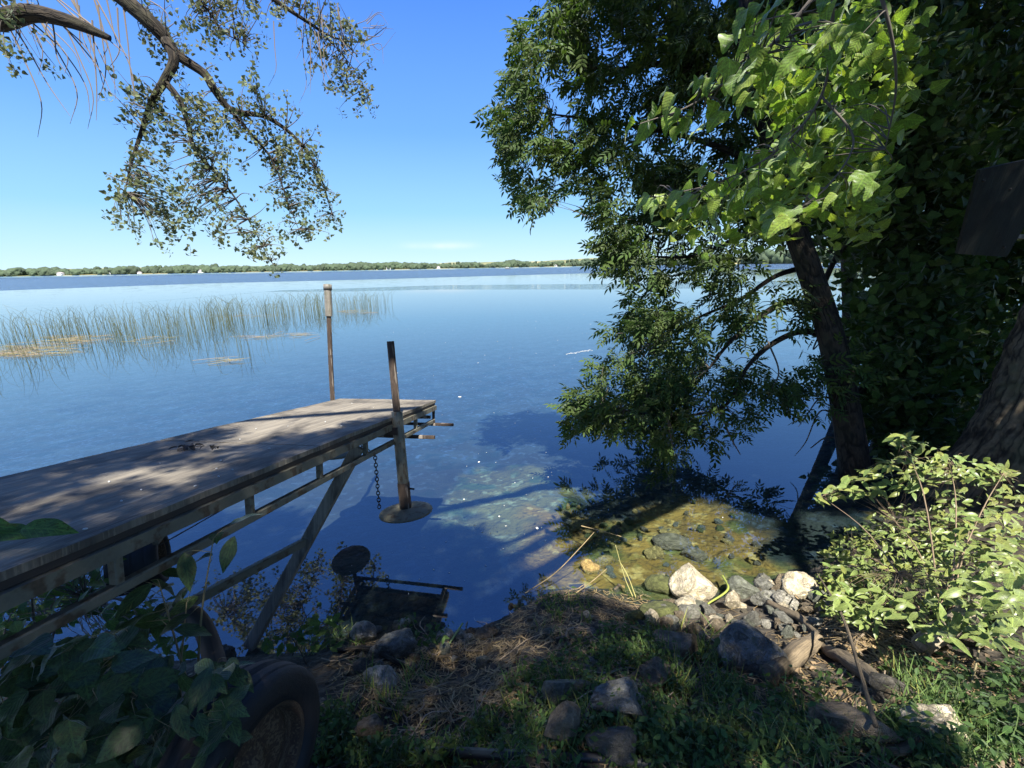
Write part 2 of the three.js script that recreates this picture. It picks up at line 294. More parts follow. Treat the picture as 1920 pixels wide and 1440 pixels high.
// ------------------------------------------------------------------ the lake: calm near water, a light breeze further out, wind-roughened water beyond
{
  const ripple = (seed, nx, ny, oct) => tex(1024, (u, v) => { const n = fbmP(u, v, nx, ny, oct, seed); return [n, n, n]; }, false);
  const calm = ripple(201, 4, 11, 3), breeze = ripple(211, 10, 28, 4), wind = ripple(221, 16, 40, 4);
  const water = (bump, tileX, scale, rough) => phy({ color: rgb(0.72, 0.85, 0.90), transmission: 1, thickness: 0, ior: 2.3, roughness: rough, bumpMap: bump, bumpScale: scale });
  const mats = [water(calm, 6, 0.0008, 0.0), water(breeze, 6, 0.016, 0.03), water(calm, 6, 0.008, 0.02), water(wind, 6, 0.35, 0.22)];
  const bound = (pts) => { const w = pts.map(([x, y]) => { const p = atY(x, y, 0); return [p.x, -p.z]; }); return pl(w); };
  const b1 = bound([[-400, 640], [400, 548], [640, 547], [820, 543], [1160, 543], [1500, 539], [2100, 528]]);
  const b2 = bound([[-400, 639.8], [400, 547.9], [640, 541], [820, 535], [1160, 532], [1500, 526], [2100, 515]]);
  const b3 = bound([[-700, 572], [0, 545], [200, 538], [400, 531], [700, 524], [900, 518], [1160, 511], [1500, 504], [2100, 494]]);
  const rows = [() => -12, b1, b2, b3, () => 3400], sizes = [6, 5, 8, 14];
  for (let k = 0; k < 4; k++) {
    const pos = [], uv = [], idx = [], n = 160, X = [];
    for (let i = 0; i <= n; i++) { const t = (i / n - 0.5) * 2; X.push(Math.sign(t) * Math.pow(Math.abs(t), 3) * 3000); }
    X.forEach((x, i) => {
      const lo = rows[k](x) + (k ? 1.2 * (fbm(x * 0.05, k, 3, 0, 6) - 0.5) : 0), hi = rows[k + 1](x) + (k < 3 ? 1.2 * (fbm(x * 0.05, k + 1, 3, 0, 6) - 0.5) : 0);
      pos.push(x, 0, -lo, x, 0, -Math.max(lo + 0.01, hi)); uv.push(x / sizes[k], lo / sizes[k], x / sizes[k], hi / sizes[k]);
      if (i < n) idx.push(i * 2, i * 2 + 2, i * 2 + 1, i * 2 + 1, i * 2 + 2, i * 2 + 3);
    });
    structure(numbered('lake_water'), geo(pos, uv, idx), mats[k]);
  }
}

// ------------------------------------------------------------------ the far shore: low hills, a belt of trees, small houses, a boat
{
  const far = pl([[-4000, 760], [-1000, 900], [-300, 1080], [0, 1180], [260, 1150], [300, 760], [325, 560], [420, 470], [900, 560], [4000, 900]]);
  const rise = (x, s) => 0.6 + Math.min(s * 0.03, 22 + 10 * fbm(x * 0.004, 1, 3, 0, 5)) * (0.25 + 1.1 * fbm(x * 0.0035 + 4, s * 0.001, 3, 0, 15));
  const pos = [], uv = [], idx = [], n = 260, S = [-6, 0, 20, 60, 130, 240, 420, 700, 1100];
  for (let i = 0; i <= n; i++) { const x = -2600 + 4600 * i / n; for (const s of S) { pos.push(x, s < 0 ? -3 : rise(x, s), -(far(x) + s)); uv.push(x / 60, s / 60); } }
  for (let i = 0; i < n; i++) for (let j = 0; j < S.length - 1; j++) { const a = i * S.length + j, b = a + S.length; idx.push(a, b, a + 1, a + 1, b, b + 1); }
  const field = tex(256, (u, v) => { const a = fbm(u * 5, v * 5, 4, 5, 301); return mix3([0.42, 0.46, 0.27], [0.70, 0.66, 0.46], clamp((a - 0.4) * 4, 0, 1)); });
  structure('far_hills', geo(pos, uv, idx), std({ map: rep(field, 0.2), color: rgb(0.6, 0.6, 0.6) }));
  const r = rngOf(5), list = [];
  let crown = new THREE.IcosahedronGeometry(1, 4); crown.deleteAttribute('uv'); crown.deleteAttribute('normal'); crown = mergeVertices(crown);
  { const p = crown.attributes.position; for (let i = 0; i < p.count; i++) { const v = new V3().fromBufferAttribute(p, i), k = 0.62 + 0.75 * vn3(v.x * 2.2 + 9, v.y * 2.2, v.z * 2.2, 3); v.multiplyScalar(k); p.setXYZ(i, v.x, v.y, v.z); } crown.computeVertexNormals(); }
  for (let i = 0; i < 5200; i++) {
    const x = rr(-1500, 1100, r), band = r() < 0.72, s = band ? rr(2, 40, r) : rr(40, 600, r);
    if (fbm(x * 0.012, 3, 2, 0, 8) < 0.36 && r() < 0.8) continue;
    if (!band && fbm(x * 0.01, s * 0.012, 3, 0, 19) < 0.55) continue;
    const h = rr(6, 14, r) * (0.45 + 1.1 * fbm(x * 0.03, 9, 3, 0, 88)) * (band ? 1 : 0.8), g = rr(0.7, 1.25, r);
    list.push([new THREE.Matrix4().makeRotationY(r() * 6).scale(new V3(h * rr(0.5, 0.75, r), h * 0.62, h * 0.6)).setPosition(x, rise(x, s) + h * 0.45, -(far(x) + s)), rgb(0.04 * g, 0.062 * g, 0.030 * g)]);
  }
  const belt = scatter('far_treeline', crown, std({ color: rgb(1, 1, 1) }), list, scene);
  belt.userData = { kind: 'stuff', label: 'belt of small green trees along the far shore', category: 'trees' };
  const wall = std({ color: rgb(0.72, 0.72, 0.70) }), roof = std({ color: rgb(0.30, 0.27, 0.26) }), redroof = std({ color: rgb(0.38, 0.15, 0.10) }), glass = std({ color: rgb(0.05, 0.06, 0.08), roughness: 0.2 });
  [[188, 'white house left of the straw field on the far shore'], [90, 'leftmost small pale house on the far shore'], [248, 'pale house beside the tan field on the far shore'], [372, 'small house behind the tips of the hanging branch'], [702, 'far house with a rusty red roof'], [730, 'white far house right of the red roof'], [778, 'tiny pale cabin on the far shore below the fields'], [822, 'far white house under the cloud'], [1042, 'white house on the far shore right of the boat'], [1118, 'small far house nearest the overhanging ash leaves']].forEach(([px, label], i) => {
    const d = ray(px, 500), Z0 = far(d.x / -d.z * 1000), x = d.x / -d.z * Z0, Z = far(x) + 1.5, g = thing('lake_house', label, 'house', 'houses on the far shore'), k = rr(0.8, 1.3);
    g.position.set(x, 0.5, -Z); g.rotation.y = rr(-0.5, 0.5); g.scale.setScalar(k);
    part('wall', box(-4, 4, 0, 3.6, -3, 3), wall, g);
    const s = new THREE.Shape(); s.moveTo(-4.5, 0); s.lineTo(4.5, 0); s.lineTo(0, 2.2); s.closePath();
    const rg = new THREE.ExtrudeGeometry(s, { depth: 7, bevelEnabled: false }); rg.translate(0, 3.61, -3.5); part('roof', rg, i === 4 ? redroof : roof, g);
    for (const wx of [-2.2, 1.9]) part('window', box(wx - 0.7, wx + 0.7, 1.3, 2.5, 3.005, 3.06), glass, g);
  });
  const p = atY(952, 506, 0), b = thing('motor_boat', 'tiny boat out on the dark far water', 'boat'), q = p.clone().multiplyScalar(1);
  b.position.set(q.x * 420 / -q.z, 0, -420);
  const hull = new THREE.Shape(); hull.moveTo(-2.6, 0.1); hull.lineTo(2.1, 0.1); hull.lineTo(3, 0.95); hull.lineTo(-2.7, 0.8); hull.closePath();
  const hg = new THREE.ExtrudeGeometry(hull, { depth: 1.8, bevelEnabled: true, bevelSize: 0.1, bevelThickness: 0.1, bevelSegments: 1 }); hg.translate(0, 0, -0.9);
  part('hull', hg, std({ color: rgb(0.08, 0.09, 0.11) }), b);
  part('canopy', box(-1.4, 0.9, 1.75, 1.9, -0.8, 0.8), wall, b);
  for (const [x, z] of [[-1.3, -0.7], [0.8, -0.7], [-1.3, 0.7], [0.8, 0.7]]) part('post', box(x - 0.05, x + 0.05, 0.85, 1.75, z - 0.05, z + 0.05), wall, b);
}

// ------------------------------------------------------------------ the dock: a narrow roll-in dock that slopes down towards the lake
const dock = thing('roll_in_dock', 'narrow weathered dock on a metal truss sloping down over the water', 'dock');
const deckDir = ray(1085, 644).normalize();                    // from the shore out over the lake
const cornerR = atZ(814, 750, 3.98);
const rayL = ray(640, 747), tL = cornerR.clone().sub(camera.position).dot(deckDir) / rayL.dot(deckDir), cornerL = rayL.clone().multiplyScalar(tL).add(camera.position);
const across = cornerR.clone().sub(cornerL), deckW = across.length(); across.normalize();
const deckUp = deckDir.clone().negate().cross(across).normalize();
dock.applyMatrix4(new THREE.Matrix4().makeBasis(across, deckUp, deckDir.clone().negate()).setPosition(cornerR));
dock.updateMatrixWorld(true);
const toDock = dock.matrixWorld.clone().invert();
const dockLocal = (p) => p.clone().applyMatrix4(toDock);
function onDockPlane(px, py, axis, value) {   // sight line against the dock's own plane axis = value, in dock coordinates
  const o = dockLocal(camera.position), d = ray(px, py).transformDirection(toDock), t = (value - o[axis]) / d[axis];
  return o.add(d.multiplyScalar(t));
}
const onDeck = (px, py) => onDockPlane(px, py, 'y', 0);
const DL = 4.9;
{
  const j1 = onDeck(450, 830).z, panels = [[0, j1], [j1 + 0.013, j1 + 1.83], [j1 + 1.843, DL]];
  panels.forEach(([a, b], i) => {
    const g = new THREE.BoxGeometry(deckW + 0.03, 0.024, b - a, 24, 1, Math.ceil((b - a) * 14)); g.translate(-deckW / 2, -0.012, (a + b) / 2);
    const p = g.attributes.position; for (let k = 0; k < p.count; k++) { const x = p.getX(k), z = p.getZ(k); p.setY(k, p.getY(k) + 0.006 * (fbm(x * 2 + i * 7, z * 2, 3, 0, 44) - 0.5) ); if (Math.abs(x) < 0.02 || x < -deckW) p.setX(k, x + 0.008 * (fbm(z * 9, i, 3, 0, 45) - 0.5)); }
    g.computeVertexNormals(); uvBox(g); part('deck_panel', g, M.deck, dock);
  });
  const y0 = -0.026, yc = onDockPlane(690, 857, 'x', 0.02).y;      // lower chord level
  const L = (x, y, z) => new V3(x, y, z);
  for (const x of [0.0, -deckW]) {
    part('edge_strip', uvBox(box(x - 0.012, x + 0.012, y0 - 0.022, y0, 0.01, DL)), M.iron, dock);
    part('side_rail', uvBox(box(x - 0.02 + (x ? 0 : 0.008), x + 0.02 + (x ? 0 : 0.008), y0 - 0.068, y0 - 0.025, 0.01, DL)), M.metal, dock);
    part('lower_chord', uvBox(bar(L(x, yc, 0.03), L(x, yc, DL), 0.034, 0.034)), M.metal, dock);
    for (const [px, py] of [[783, 780], [690, 830], [605, 870], [475, 930], [225, 1040], [-160, 1200]]) { const z = onDockPlane(px, py, 'x', 0.02).z; part('strut', uvBox(bar(L(x, yc + 0.018, z), L(x, y0 - 0.068, z), 0.03, 0.026, L(0, 0, 1))), M.metal, dock); }
    part('end_post', uvBox(bar(L(x - 0.0, yc + 0.018, 0.03), L(x, y0 - 0.03, 0.02), 0.02, 0.03, L(0, 0, 1))), M.rust, dock);
  }
  part('crossbar', uvBox(bar(L(-deckW - 0.03, yc - 0.03, 0.06), L(onDockPlane(850, 797, 'z', 0.06).x, yc - 0.03, 0.06), 0.03, 0.026)), M.rust, dock);
  const cb = onDockPlane(815, 820, 'z', 0.42);
  part('crossbar', uvBox(bar(L(-deckW - 0.03, cb.y, 0.42), L(cb.x, cb.y, 0.42), 0.03, 0.03)), M.rust, dock);
  part('crossbar', uvBox(bar(L(-deckW, yc + 0.05, 0.12), L(0, yc + 0.05, 0.12), 0.026, 0.03)), M.rust, dock);
  for (const z of [0.9, 1.9, 2.9, 3.9]) part('joist', uvBox(bar(L(-deckW + 0.02, y0 - 0.05, z), L(-0.02, y0 - 0.05, z), 0.035, 0.07)), M.timber, dock);
  // the leg with its foot pad on the outer side, standing through a sleeve
  const zp = onDockPlane(746, 778, 'x', 0.055).z, a = onDockPlane(732, 640, 'z', zp), b = onDockPlane(761, 955, 'z', zp), on = (t) => a.clone().lerp(b, t);
  const leg = part('leg_pole', tube([a, on(0.5), b], [0.027, 0.027, 0.027], 14, 6), M.rust, dock);
  part('sleeve', tube([on(0.41), on(0.60), on(0.85)], [0.041, 0.041, 0.041], 14, 4), M.metal, leg);
  part('lower_sleeve', tube([on(0.835), on(0.92), on(0.99)], [0.046, 0.045, 0.045], 14, 4), M.rust, leg);
  part('pin', tube([on(0.87).add(L(0.03, 0, 0)), on(0.87).add(L(0.085, 0, 0.01))], [0.008, 0.008], 8, 2), M.iron, leg);
  part('bracket', uvBox(box(on(0.42).x - 0.12, on(0.42).x + 0.02, y0 - 0.10, y0 - 0.045, zp - 0.05, zp + 0.05)), M.rust, leg);
  const padGeo = (r) => new THREE.LatheGeometry([[0, 0.016], [r * 0.35, 0.014], [r * 0.8, 0.004], [r * 0.97, -0.008], [r, -0.018], [r * 0.98, -0.028], [r * 0.7, -0.036], [0, -0.036]].reverse().map(([x, y]) => new THREE.Vector2(x, y)), 40);
  const pg = uvBox(padGeo(0.20)); const pad = part('foot_pad', pg, M.pad = std({ map: rep(T.metal, 2.2), color: rgb(1, 0.96, 0.86), roughness: 0.8, bumpMap: rep(T.rockBump, 4), bumpScale: 0.002 }), leg);
  const ax = a.clone().sub(b).normalize(); pad.position.copy(b); pad.quaternion.setFromUnitVectors(L(0, 1, 0), ax);
  // the far leg with a grey plastic sleeve on top
  const fz = 0.10, fa = onDockPlane(641, 535, 'z', fz), fb = onDockPlane(640, 745, 'z', fz), fe = onDockPlane(642, 848, 'z', fz);
  fb.x = Math.min(fb.x, -deckW - 0.035); fe.x = fb.x + 0.02; fa.x = fb.x;
  const leg2 = part('leg_pole', tube([fa, fb, fe], [0.022, 0.022, 0.022], 14, 6), M.rust, dock), fl = (t) => fa.clone().lerp(fb, t);
  const pvc = part('plastic_sleeve', tube([fl(-0.004), fl(0.27)], [0.034, 0.034], 18, 2), M.pvc, leg2); part('sleeve_cap', tube([fl(-0.01), fl(0.038)], [0.039, 0.039], 18, 2), M.pvc, leg2);
  const pad2 = part('foot_pad', pg, M.pad, leg2); pad2.position.copy(fe); pad2.quaternion.setFromUnitVectors(L(0, 1, 0), fa.clone().sub(fe).normalize());
  // slanting timber leg from under the deck down to the stones of the bank
  const foot = atY(468, 1212, 0.02), head = onDockPlane(672, 838, 'y', -0.13), footL = dockLocal(foot);
  part('slanting_leg', uvBox(bar(footL, head, 0.075, 0.05, L(0, 0, 1))), M.timber, dock);
  const braceA = dockLocal(atZ(310, 1155, 1.72)), braceB = footL.clone().lerp(head, 0.53);
  part('brace', uvBox(bar(braceA, braceB, 0.035, 0.05)), M.metal, dock);
  part('cable', tube([dockLocal(atZ(300, 1022, 2.0)), dockLocal(atZ(430, 948, 2.45)), dockLocal(atZ(575, 862, 3.0))], [0.004, 0.004, 0.004], 6, 10), M.iron, dock);
  part('brace', uvBox(bar(dockLocal(atZ(345, 945, 2.3)), dockLocal(atZ(290, 1015, 2.0)), 0.03, 0.05)), M.metal, dock);
  // wheels
  const tyre = (r, w) => { const s = w / 2, pts = [[0.60, -0.42], [0.66, -0.92], [0.78, -1], [0.90, -0.95], [0.965, -0.78], [0.985, -0.6], [0.97, -0.56], [0.97, -0.5], [0.99, -0.46], [1, -0.16], [0.978, -0.12], [0.978, -0.04], [1, 0], [0.978, 0.04], [0.978, 0.12], [1, 0.16], [0.99, 0.46], [0.97, 0.5], [0.97, 0.56], [0.985, 0.6], [0.965, 0.78], [0.90, 0.95], [0.78, 1], [0.66, 0.92], [0.60, 0.42]]; const g = new THREE.LatheGeometry(pts.map(([a1, b1]) => new THREE.Vector2(a1 * r, b1 * s)), 72); return g.rotateZ(-Math.PI / 2); };
  const rim = (r, w) => { const s = w / 2, pts = [[0.0, 0.62], [0.10, 0.62], [0.115, 0.5], [0.2, 0.42], [0.26, 0.30], [0.40, 0.42], [0.48, 0.40], [0.55, 0.2], [0.575, 0.5], [0.60, 0.80], [0.645, 0.86], [0.65, 0.80], [0.60, 0.6], [0.60, -0.8], [0.0, -0.5]]; const g = new THREE.LatheGeometry(pts.map(([a1, b1]) => new THREE.Vector2(a1 * r, b1 * s)).reverse(), 60); return uvBox(g).rotateZ(-Math.PI / 2); };
  const wheel = (world, r, w, turn) => {
    const g = new THREE.Group(); g.name = 'wheel'; dock.add(g); g.position.copy(dockLocal(world)); g.quaternion.copy(dock.quaternion.clone().invert()).multiply(new THREE.Quaternion().setFromEuler(new THREE.Euler(0, turn, 0)));
    part('tyre', tyre(r, w), M.rubber, g); const rm = part('rim', rim(r, w), M.rim, g); void rm;
    return g;
  };
  const hub = atZ(455, 1438, 0.86); 
  wheel(hub, 0.25, 0.16, -0.22);
  const hub2 = atZ(262, 1052, 2.15); wheel(hub2, 0.17, 0.24, 0.5);
  part('axle', tube([dockLocal(hub.clone().add(L(-0.06, 0, -0.02))), dockLocal(atZ(408, 1262, 1.25)), dockLocal(atZ(378, 1172, 1.45)), dockLocal(atZ(352, 1150, 1.5)), dockLocal(atZ(290, 1168, 1.5)), dockLocal(atZ(200, 1215, 1.5))], [0.035, 0.036, 0.036, 0.036, 0.034, 0.034], 12, 40), M.iron, dock);
  shade(dock);
}
{ // the chain
  const c = thing('rusty_chain', 'dark rusty chain hanging from the dock truss', 'chain');
  const linkG = (() => { const s = new THREE.CatmullRomCurve3([[0, 0.022], [0.011, 0.012], [0.011, -0.012], [0, -0.022], [-0.011, -0.012], [-0.011, 0.012]].map(([x, y]) => new V3(x, y, 0)), true); return new THREE.TubeGeometry(s, 18, 0.0045, 6, true); })();
  const a = atZ(703, 852, 3.36), b = atZ(711, 950, 3.36), n = 16, st = atZ(664, 830, 3.5);
  const put = (p, dir, k) => { const m = part('link', linkG, M.iron, c); m.applyMatrix4(place(p, dir, k % 2 ? new V3(0.4, 0, 1) : new V3(1, 0, -0.4))); };
  for (let k = 0; k < n; k++) put(a.clone().lerp(b, k / (n - 1)), b.clone().sub(a), k);
  for (let k = 1; k < 8; k++) put(a.clone().lerp(st, k / 7), st.clone().sub(a), k);
}
{ // litter on the deck
  const lump = (name, label, px, py, pieces, mat, s, cat) => {
    const g = thing(name, label, cat), c = onDeck(px, py).applyMatrix4(dock.matrixWorld), gs = [];
    for (let i = 0; i < pieces; i++) { const lg = leafGeo(s, s * 0.6, OVAL, 3, 0.5, rr(0.2, 0.9)); lg.applyMatrix4(place(c.clone().add(deckUp.clone().multiplyScalar(0.012 + rr(0, 0.02))).add(across.clone().multiplyScalar(rr(-1, 1) * s * 1.2)).add(deckDir.clone().multiplyScalar(rr(-1, 1) * s * 0.7)), rdir().setY(0.1), new V3(rr(-0.6, 0.6), 1, rr(-0.6, 0.6)))); gs.push(lg); }
    part('dry_leaf', mergeGeometries(gs), mat, g).userData.kind = 'stuff';
  };
  const dead = std({ color: rgb(0.035, 0.03, 0.026), side: THREE.DoubleSide });
  lump('dead_leaf_clump', 'small dark clump of dead leaves lying on the deck', 352, 843, 12, dead, 0.045, 'leaf litter');
  lump('dead_leaf_clump', 'smaller dark leaf scrap beside the clump on the deck', 392, 846, 6, dead, 0.035, 'leaf litter');
  const bits = [];
  const chip = new THREE.IcosahedronGeometry(1, 1);
  for (const [px, py] of [[414, 865], [406, 880], [436, 882], [265, 920], [450, 825], [205, 905], [300, 870], [228, 941], [410, 895], [366, 913], [540, 800], [530, 785], [480, 805], [590, 780], [640, 800], [505, 842], [160, 994], [610, 792], [700, 765], [660, 757], [735, 760]]) { const p = onDeck(px, py).applyMatrix4(dock.matrixWorld); bits.push([place(p.add(deckUp.clone().multiplyScalar(0.004)), deckUp, rdir(), rr(0.002, 0.004), rr(0.003, 0.007))]); }
  scatter('shell_bits', chip, M.fluff, bits, scene).userData = { kind: 'stuff', label: 'small pale shell bits scattered on the deck', category: 'shell bits' };
}

// ------------------------------------------------------------------ stones
const RG = new Map(), FWD = new V3(0, 0, -1).applyQuaternion(toCam);
function rockGeo(seed, cuts = 6, rough = 0.25) {
  const key = seed + '/' + cuts + '/' + rough; if (RG.has(key)) return RG.get(key);
  const r = rngOf(seed * 97 + 11); let g = new THREE.IcosahedronGeometry(1, 11); g.deleteAttribute('uv'); g.deleteAttribute('normal'); g = mergeVertices(g, 1e-4);
  const planes = Array.from({ length: cuts }, () => [rdir(r), rr(0.48, 0.8, r)]), p = g.attributes.position, v = new V3();
  for (let i = 0; i < p.count; i++) {
    v.fromBufferAttribute(p, i);
    for (const [n, d] of planes) { const k = v.dot(n) - d; if (k > 0) v.addScaledVector(n, -k * 0.985); }
    const q = 1 + rough * (vn3(v.x * 1.6 + seed, v.y * 1.6, v.z * 1.6, seed) - 0.5) + rough * 0.4 * (vn3(v.x * 5, v.y * 5 + seed, v.z * 5, seed + 3) - 0.5) + rough * 0.3 * (vn3(v.x * 14, v.y * 14 + seed, v.z * 14, seed + 9) - 0.5);
    v.multiplyScalar(q); p.setXYZ(i, v.x, v.y, v.z);
  }
  g.computeVertexNormals(); uvBox(g, 0.6); RG.set(key, g); return g;
}
const rockMat = (r, g, b) => std({ map: T.rock, bumpMap: T.rockBump, bumpScale: 0.02, color: rgb(r, g, b), roughness: 0.95 });
const RM = { pale: rockMat(0.85, 0.78, 0.62), grey: rockMat(0.30, 0.31, 0.29), dark: rockMat(0.17, 0.165, 0.15), brown: rockMat(0.31, 0.26, 0.19), ochre: rockMat(0.62, 0.46, 0.18), moss: rockMat(0.14, 0.165, 0.055), white: rockMat(0.6, 0.6, 0.56), green: rockMat(0.25, 0.28, 0.245) };
function rock(label, px, py, wpx, hpx, mat, seed, cuts = 6, deep = 0.75, rough = 0.25, sink = 0.3, bedded = false, turn = null, group) {
  const p = bedded ? onGround(px, py) : onGround(px, py + hpx * 0.42), zc = p.clone().sub(camera.position).dot(FWD), w = wpx * zc / 800 / 2, h = hpx * zc / 800 / 2;
  const m = new THREE.Mesh(rockGeo(seed, cuts, rough), mat); top(m, 'stone', label, 'stone', group); m.castShadow = m.receiveShadow = true;
  m.scale.set(w * 1.12, h * 1.15, w * deep); m.rotation.y = turn ?? rr(-0.5, 0.5);
  m.position.set(p.x, gh(p.x, p.z) + h * (1 - sink * 1.1), p.z);
  return m;
}
rock('large pale triangular rock standing at the water edge', 1298, 1090, 80, 66, RM.pale, 3, 5, 0.8, 0.14, 0.18, false, 0.1);
rock('mossy round stone in the shallows beside the pale triangular rock', 1238, 1092, 52, 36, RM.moss, 4, 2, 0.8, 0.15, 0.5);
rock('ochre oval stone under water near the dead stems', 1132, 1056, 34, 16, RM.ochre, 5, 3, 0.6, 0.2, 0.25, true);
rock('knobbly yellow stone under water in the sunlit shallows', 1226, 1046, 30, 22, RM.ochre, 6, 4, 0.8, 0.4, 0.2, true);
rock('tan flat stone under water farthest left of the shallows', 1088, 986, 38, 13, RM.ochre, 7, 3, 0.6, 0.3, 0.3, true);
rock('dull orange stone under water below the reflection', 1154, 998, 24, 14, RM.brown, 8, 4, 0.8, 0.3, 0.3, true);
rock('wide brown slab lying under water', 1262, 1022, 70, 20, RM.brown, 9, 4, 0.6, 0.2, 0.35, true);
rock('pale lump under water in front of the left reflection', 1106, 1070, 34, 26, RM.ochre, 10, 4, 0.8, 0.3, 0.4, true);
rock('yellowish stone deep under the leaf reflection', 1255, 1002, 34, 12, RM.ochre, 11, 5, 0.7, 0.4, 0.3, true);
rock('small yellow stone under water far out', 1302, 994, 16, 10, RM.ochre, 12, 5, 0.8, 0.3, 0.2, true);
rock('mossy brown boulder sunk at the shore below the dead stems', 1236, 1138, 62, 34, RM.moss, 13, 3, 0.8, 0.2, 0.5);
rock('large brown stone under water right of the yellow one', 1300, 1048, 44, 26, RM.brown, 14, 3, 0.8, 0.2, 0.4, true);
rock('grey-green rounded stone right of the pale triangular rock', 1392, 1100, 52, 40, RM.green, 15, 4, 0.9, 0.2);
rock('pale upright wedge stone below the rounded grey one', 1372, 1124, 30, 42, RM.pale, 16, 7, 0.7, 0.2, 0.25);
rock('small rounded pale stone in front of the triangular rock', 1284, 1132, 34, 26, RM.pale, 17, 3, 0.9, 0.15);
rock('small purple-grey stone at the shore', 1247, 1146, 30, 20, RM.grey, 18, 3, 0.9, 0.15);
rock('green mossy stone at the corner of the straw bank', 1189, 1156, 36, 30, RM.moss, 19, 3, 0.9, 0.15);
rock('rounded brown boulder shaded by weeds mid bank', 1266, 1200, 88, 66, RM.brown, 20, 4, 0.8, 0.2, 0.25);
rock('biggest grey boulder of the bank beside the driftwood', 1412, 1206, 118, 92, RM.grey, 21, 6, 0.8, 0.3, 0.3);
rock('pale boulder dappled with leaf shadows at the waterline', 1494, 1094, 60, 40, RM.pale, 45, 4, 0.8, 0.25);
rock('small tan stone at the waterline under the shrub', 1462, 1086, 24, 22, RM.brown, 23, 4, 0.9, 0.2);
rock('flat dark stone between the grey boulder and the water', 1440, 1122, 60, 26, RM.grey, 24, 5, 0.8, 0.3);
rock('angular whitish stone below the dappled boulder', 1470, 1126, 44, 30, RM.white, 25, 7, 0.8, 0.3);
rock('pale-topped stone in the black water below the dock', 684, 1184, 46, 34, RM.white, 26, 4, 0.8, 0.2, 0.2);
rock('rough grey wedge stone at the shore below the dock', 740, 1204, 76, 46, RM.grey, 27, 6, 0.7, 0.35, 0.25);
rock('small white stone behind the rough grey wedge', 756, 1168, 26, 15, RM.white, 28, 4, 0.8, 0.2, 0.2);
rock('smooth pale stone beside a green stalk at the shore', 834, 1190, 30, 24, RM.white, 29, 3, 0.9, 0.1);
rock('low brown stone at the waterline left of the straw bank', 912, 1184, 40, 20, RM.brown, 30, 5, 0.8, 0.3);
rock('small dark wet stone at the waterline', 884, 1184, 18, 14, RM.dark, 31, 4, 0.8, 0.2);
rock('smooth grey wedge stone standing behind the brown block', 1064, 1288, 86, 58, RM.green, 32, 5, 0.55, 0.1, 0.25, false, -0.1);
rock('tall brownish block of stone in front of the grey wedge', 1058, 1358, 80, 100, RM.brown, 33, 8, 0.6, 0.12, 0.15, false, 0.1);
rock('rough lichen-covered stone right of the grey wedge', 1168, 1312, 112, 62, RM.grey, 34, 6, 0.6, 0.4, 0.25);
rock('dark pointed stone at the lower middle of the bank', 1150, 1384, 92, 84, RM.dark, 35, 7, 0.6, 0.15, 0.2);
rock('flat pale stone behind the tyre under grass', 712, 1272, 66, 34, RM.white, 36, 4, 0.8, 0.2, 0.3);
rock('small dark stone above the flat pale one', 684, 1248, 40, 26, RM.dark, 37, 4, 0.8, 0.2);
rock('brown stone half buried right of the tyre', 702, 1366, 60, 60, RM.brown, 38, 6, 0.7, 0.3, 0.3);
rock('small pale stone in the reed litter', 908, 1240, 30, 16, RM.green, 39, 4, 0.8, 0.2, 0.35);
rock('grey stone lost in grass above the lichen-covered stone', 1215, 1258, 76, 44, RM.brown, 40, 5, 0.8, 0.3, 0.4);
rock('dark stone under the bank plants by the slanting leg', 415, 1228, 46, 30, RM.dark, 41, 5, 0.8, 0.3);
rock('broad tilted brown slab half buried in the right bank', 1592, 1352, 150, 100, RM.brown, 42, 9, 0.5, 0.08, 0.25, false, -0.3);
rock('sunlit earthy slab on the right bank', 1762, 1352, 120, 70, RM.pale, 43, 6, 0.8, 0.3, 0.45);
rock('dark stone below the shrub on the right bank', 1660, 1290, 70, 46, RM.dark, 44, 6, 0.8, 0.3, 0.4);
{
  const r = rngOf(88);
  for (let i = 0; i < 60; i++) {   // pebbles and cobbles of the shallows
    const [px, py] = samplePoly([[1060, 950], [1200, 905], [1400, 960], [1430, 1060], [1320, 1060], [1240, 1110], [1150, 1110], [1060, 1050]], r);
    rock('small cobble among many on the sunlit lake bed', px, py, rr(8, 22, r), rr(5, 12, r), [RM.ochre, RM.brown, RM.moss, RM.grey][Math.floor(r() * 4)], 50 + i % 7, 4, 0.8, 0.3, 0.4, true, r() * 3, 'cobbles of the shallows');
  }
  for (let i = 0; i < 70; i++) {
    const t = r(), px = lerp(620, 1560, t), py = 1165 + (t > 0.35 && t < 0.5 ? -20 : 0) + rr(-15, 90, r);
    rock('small stone among many along the foot of the bank', px, py, rr(10, 28, r), rr(8, 18, r), [RM.grey, RM.brown, RM.dark, RM.green, RM.white][Math.floor(r() * 5)], 60 + i % 7, 4, 0.8, 0.3, 0.45, false, r() * 3, 'small stones of the bank');
  }
}

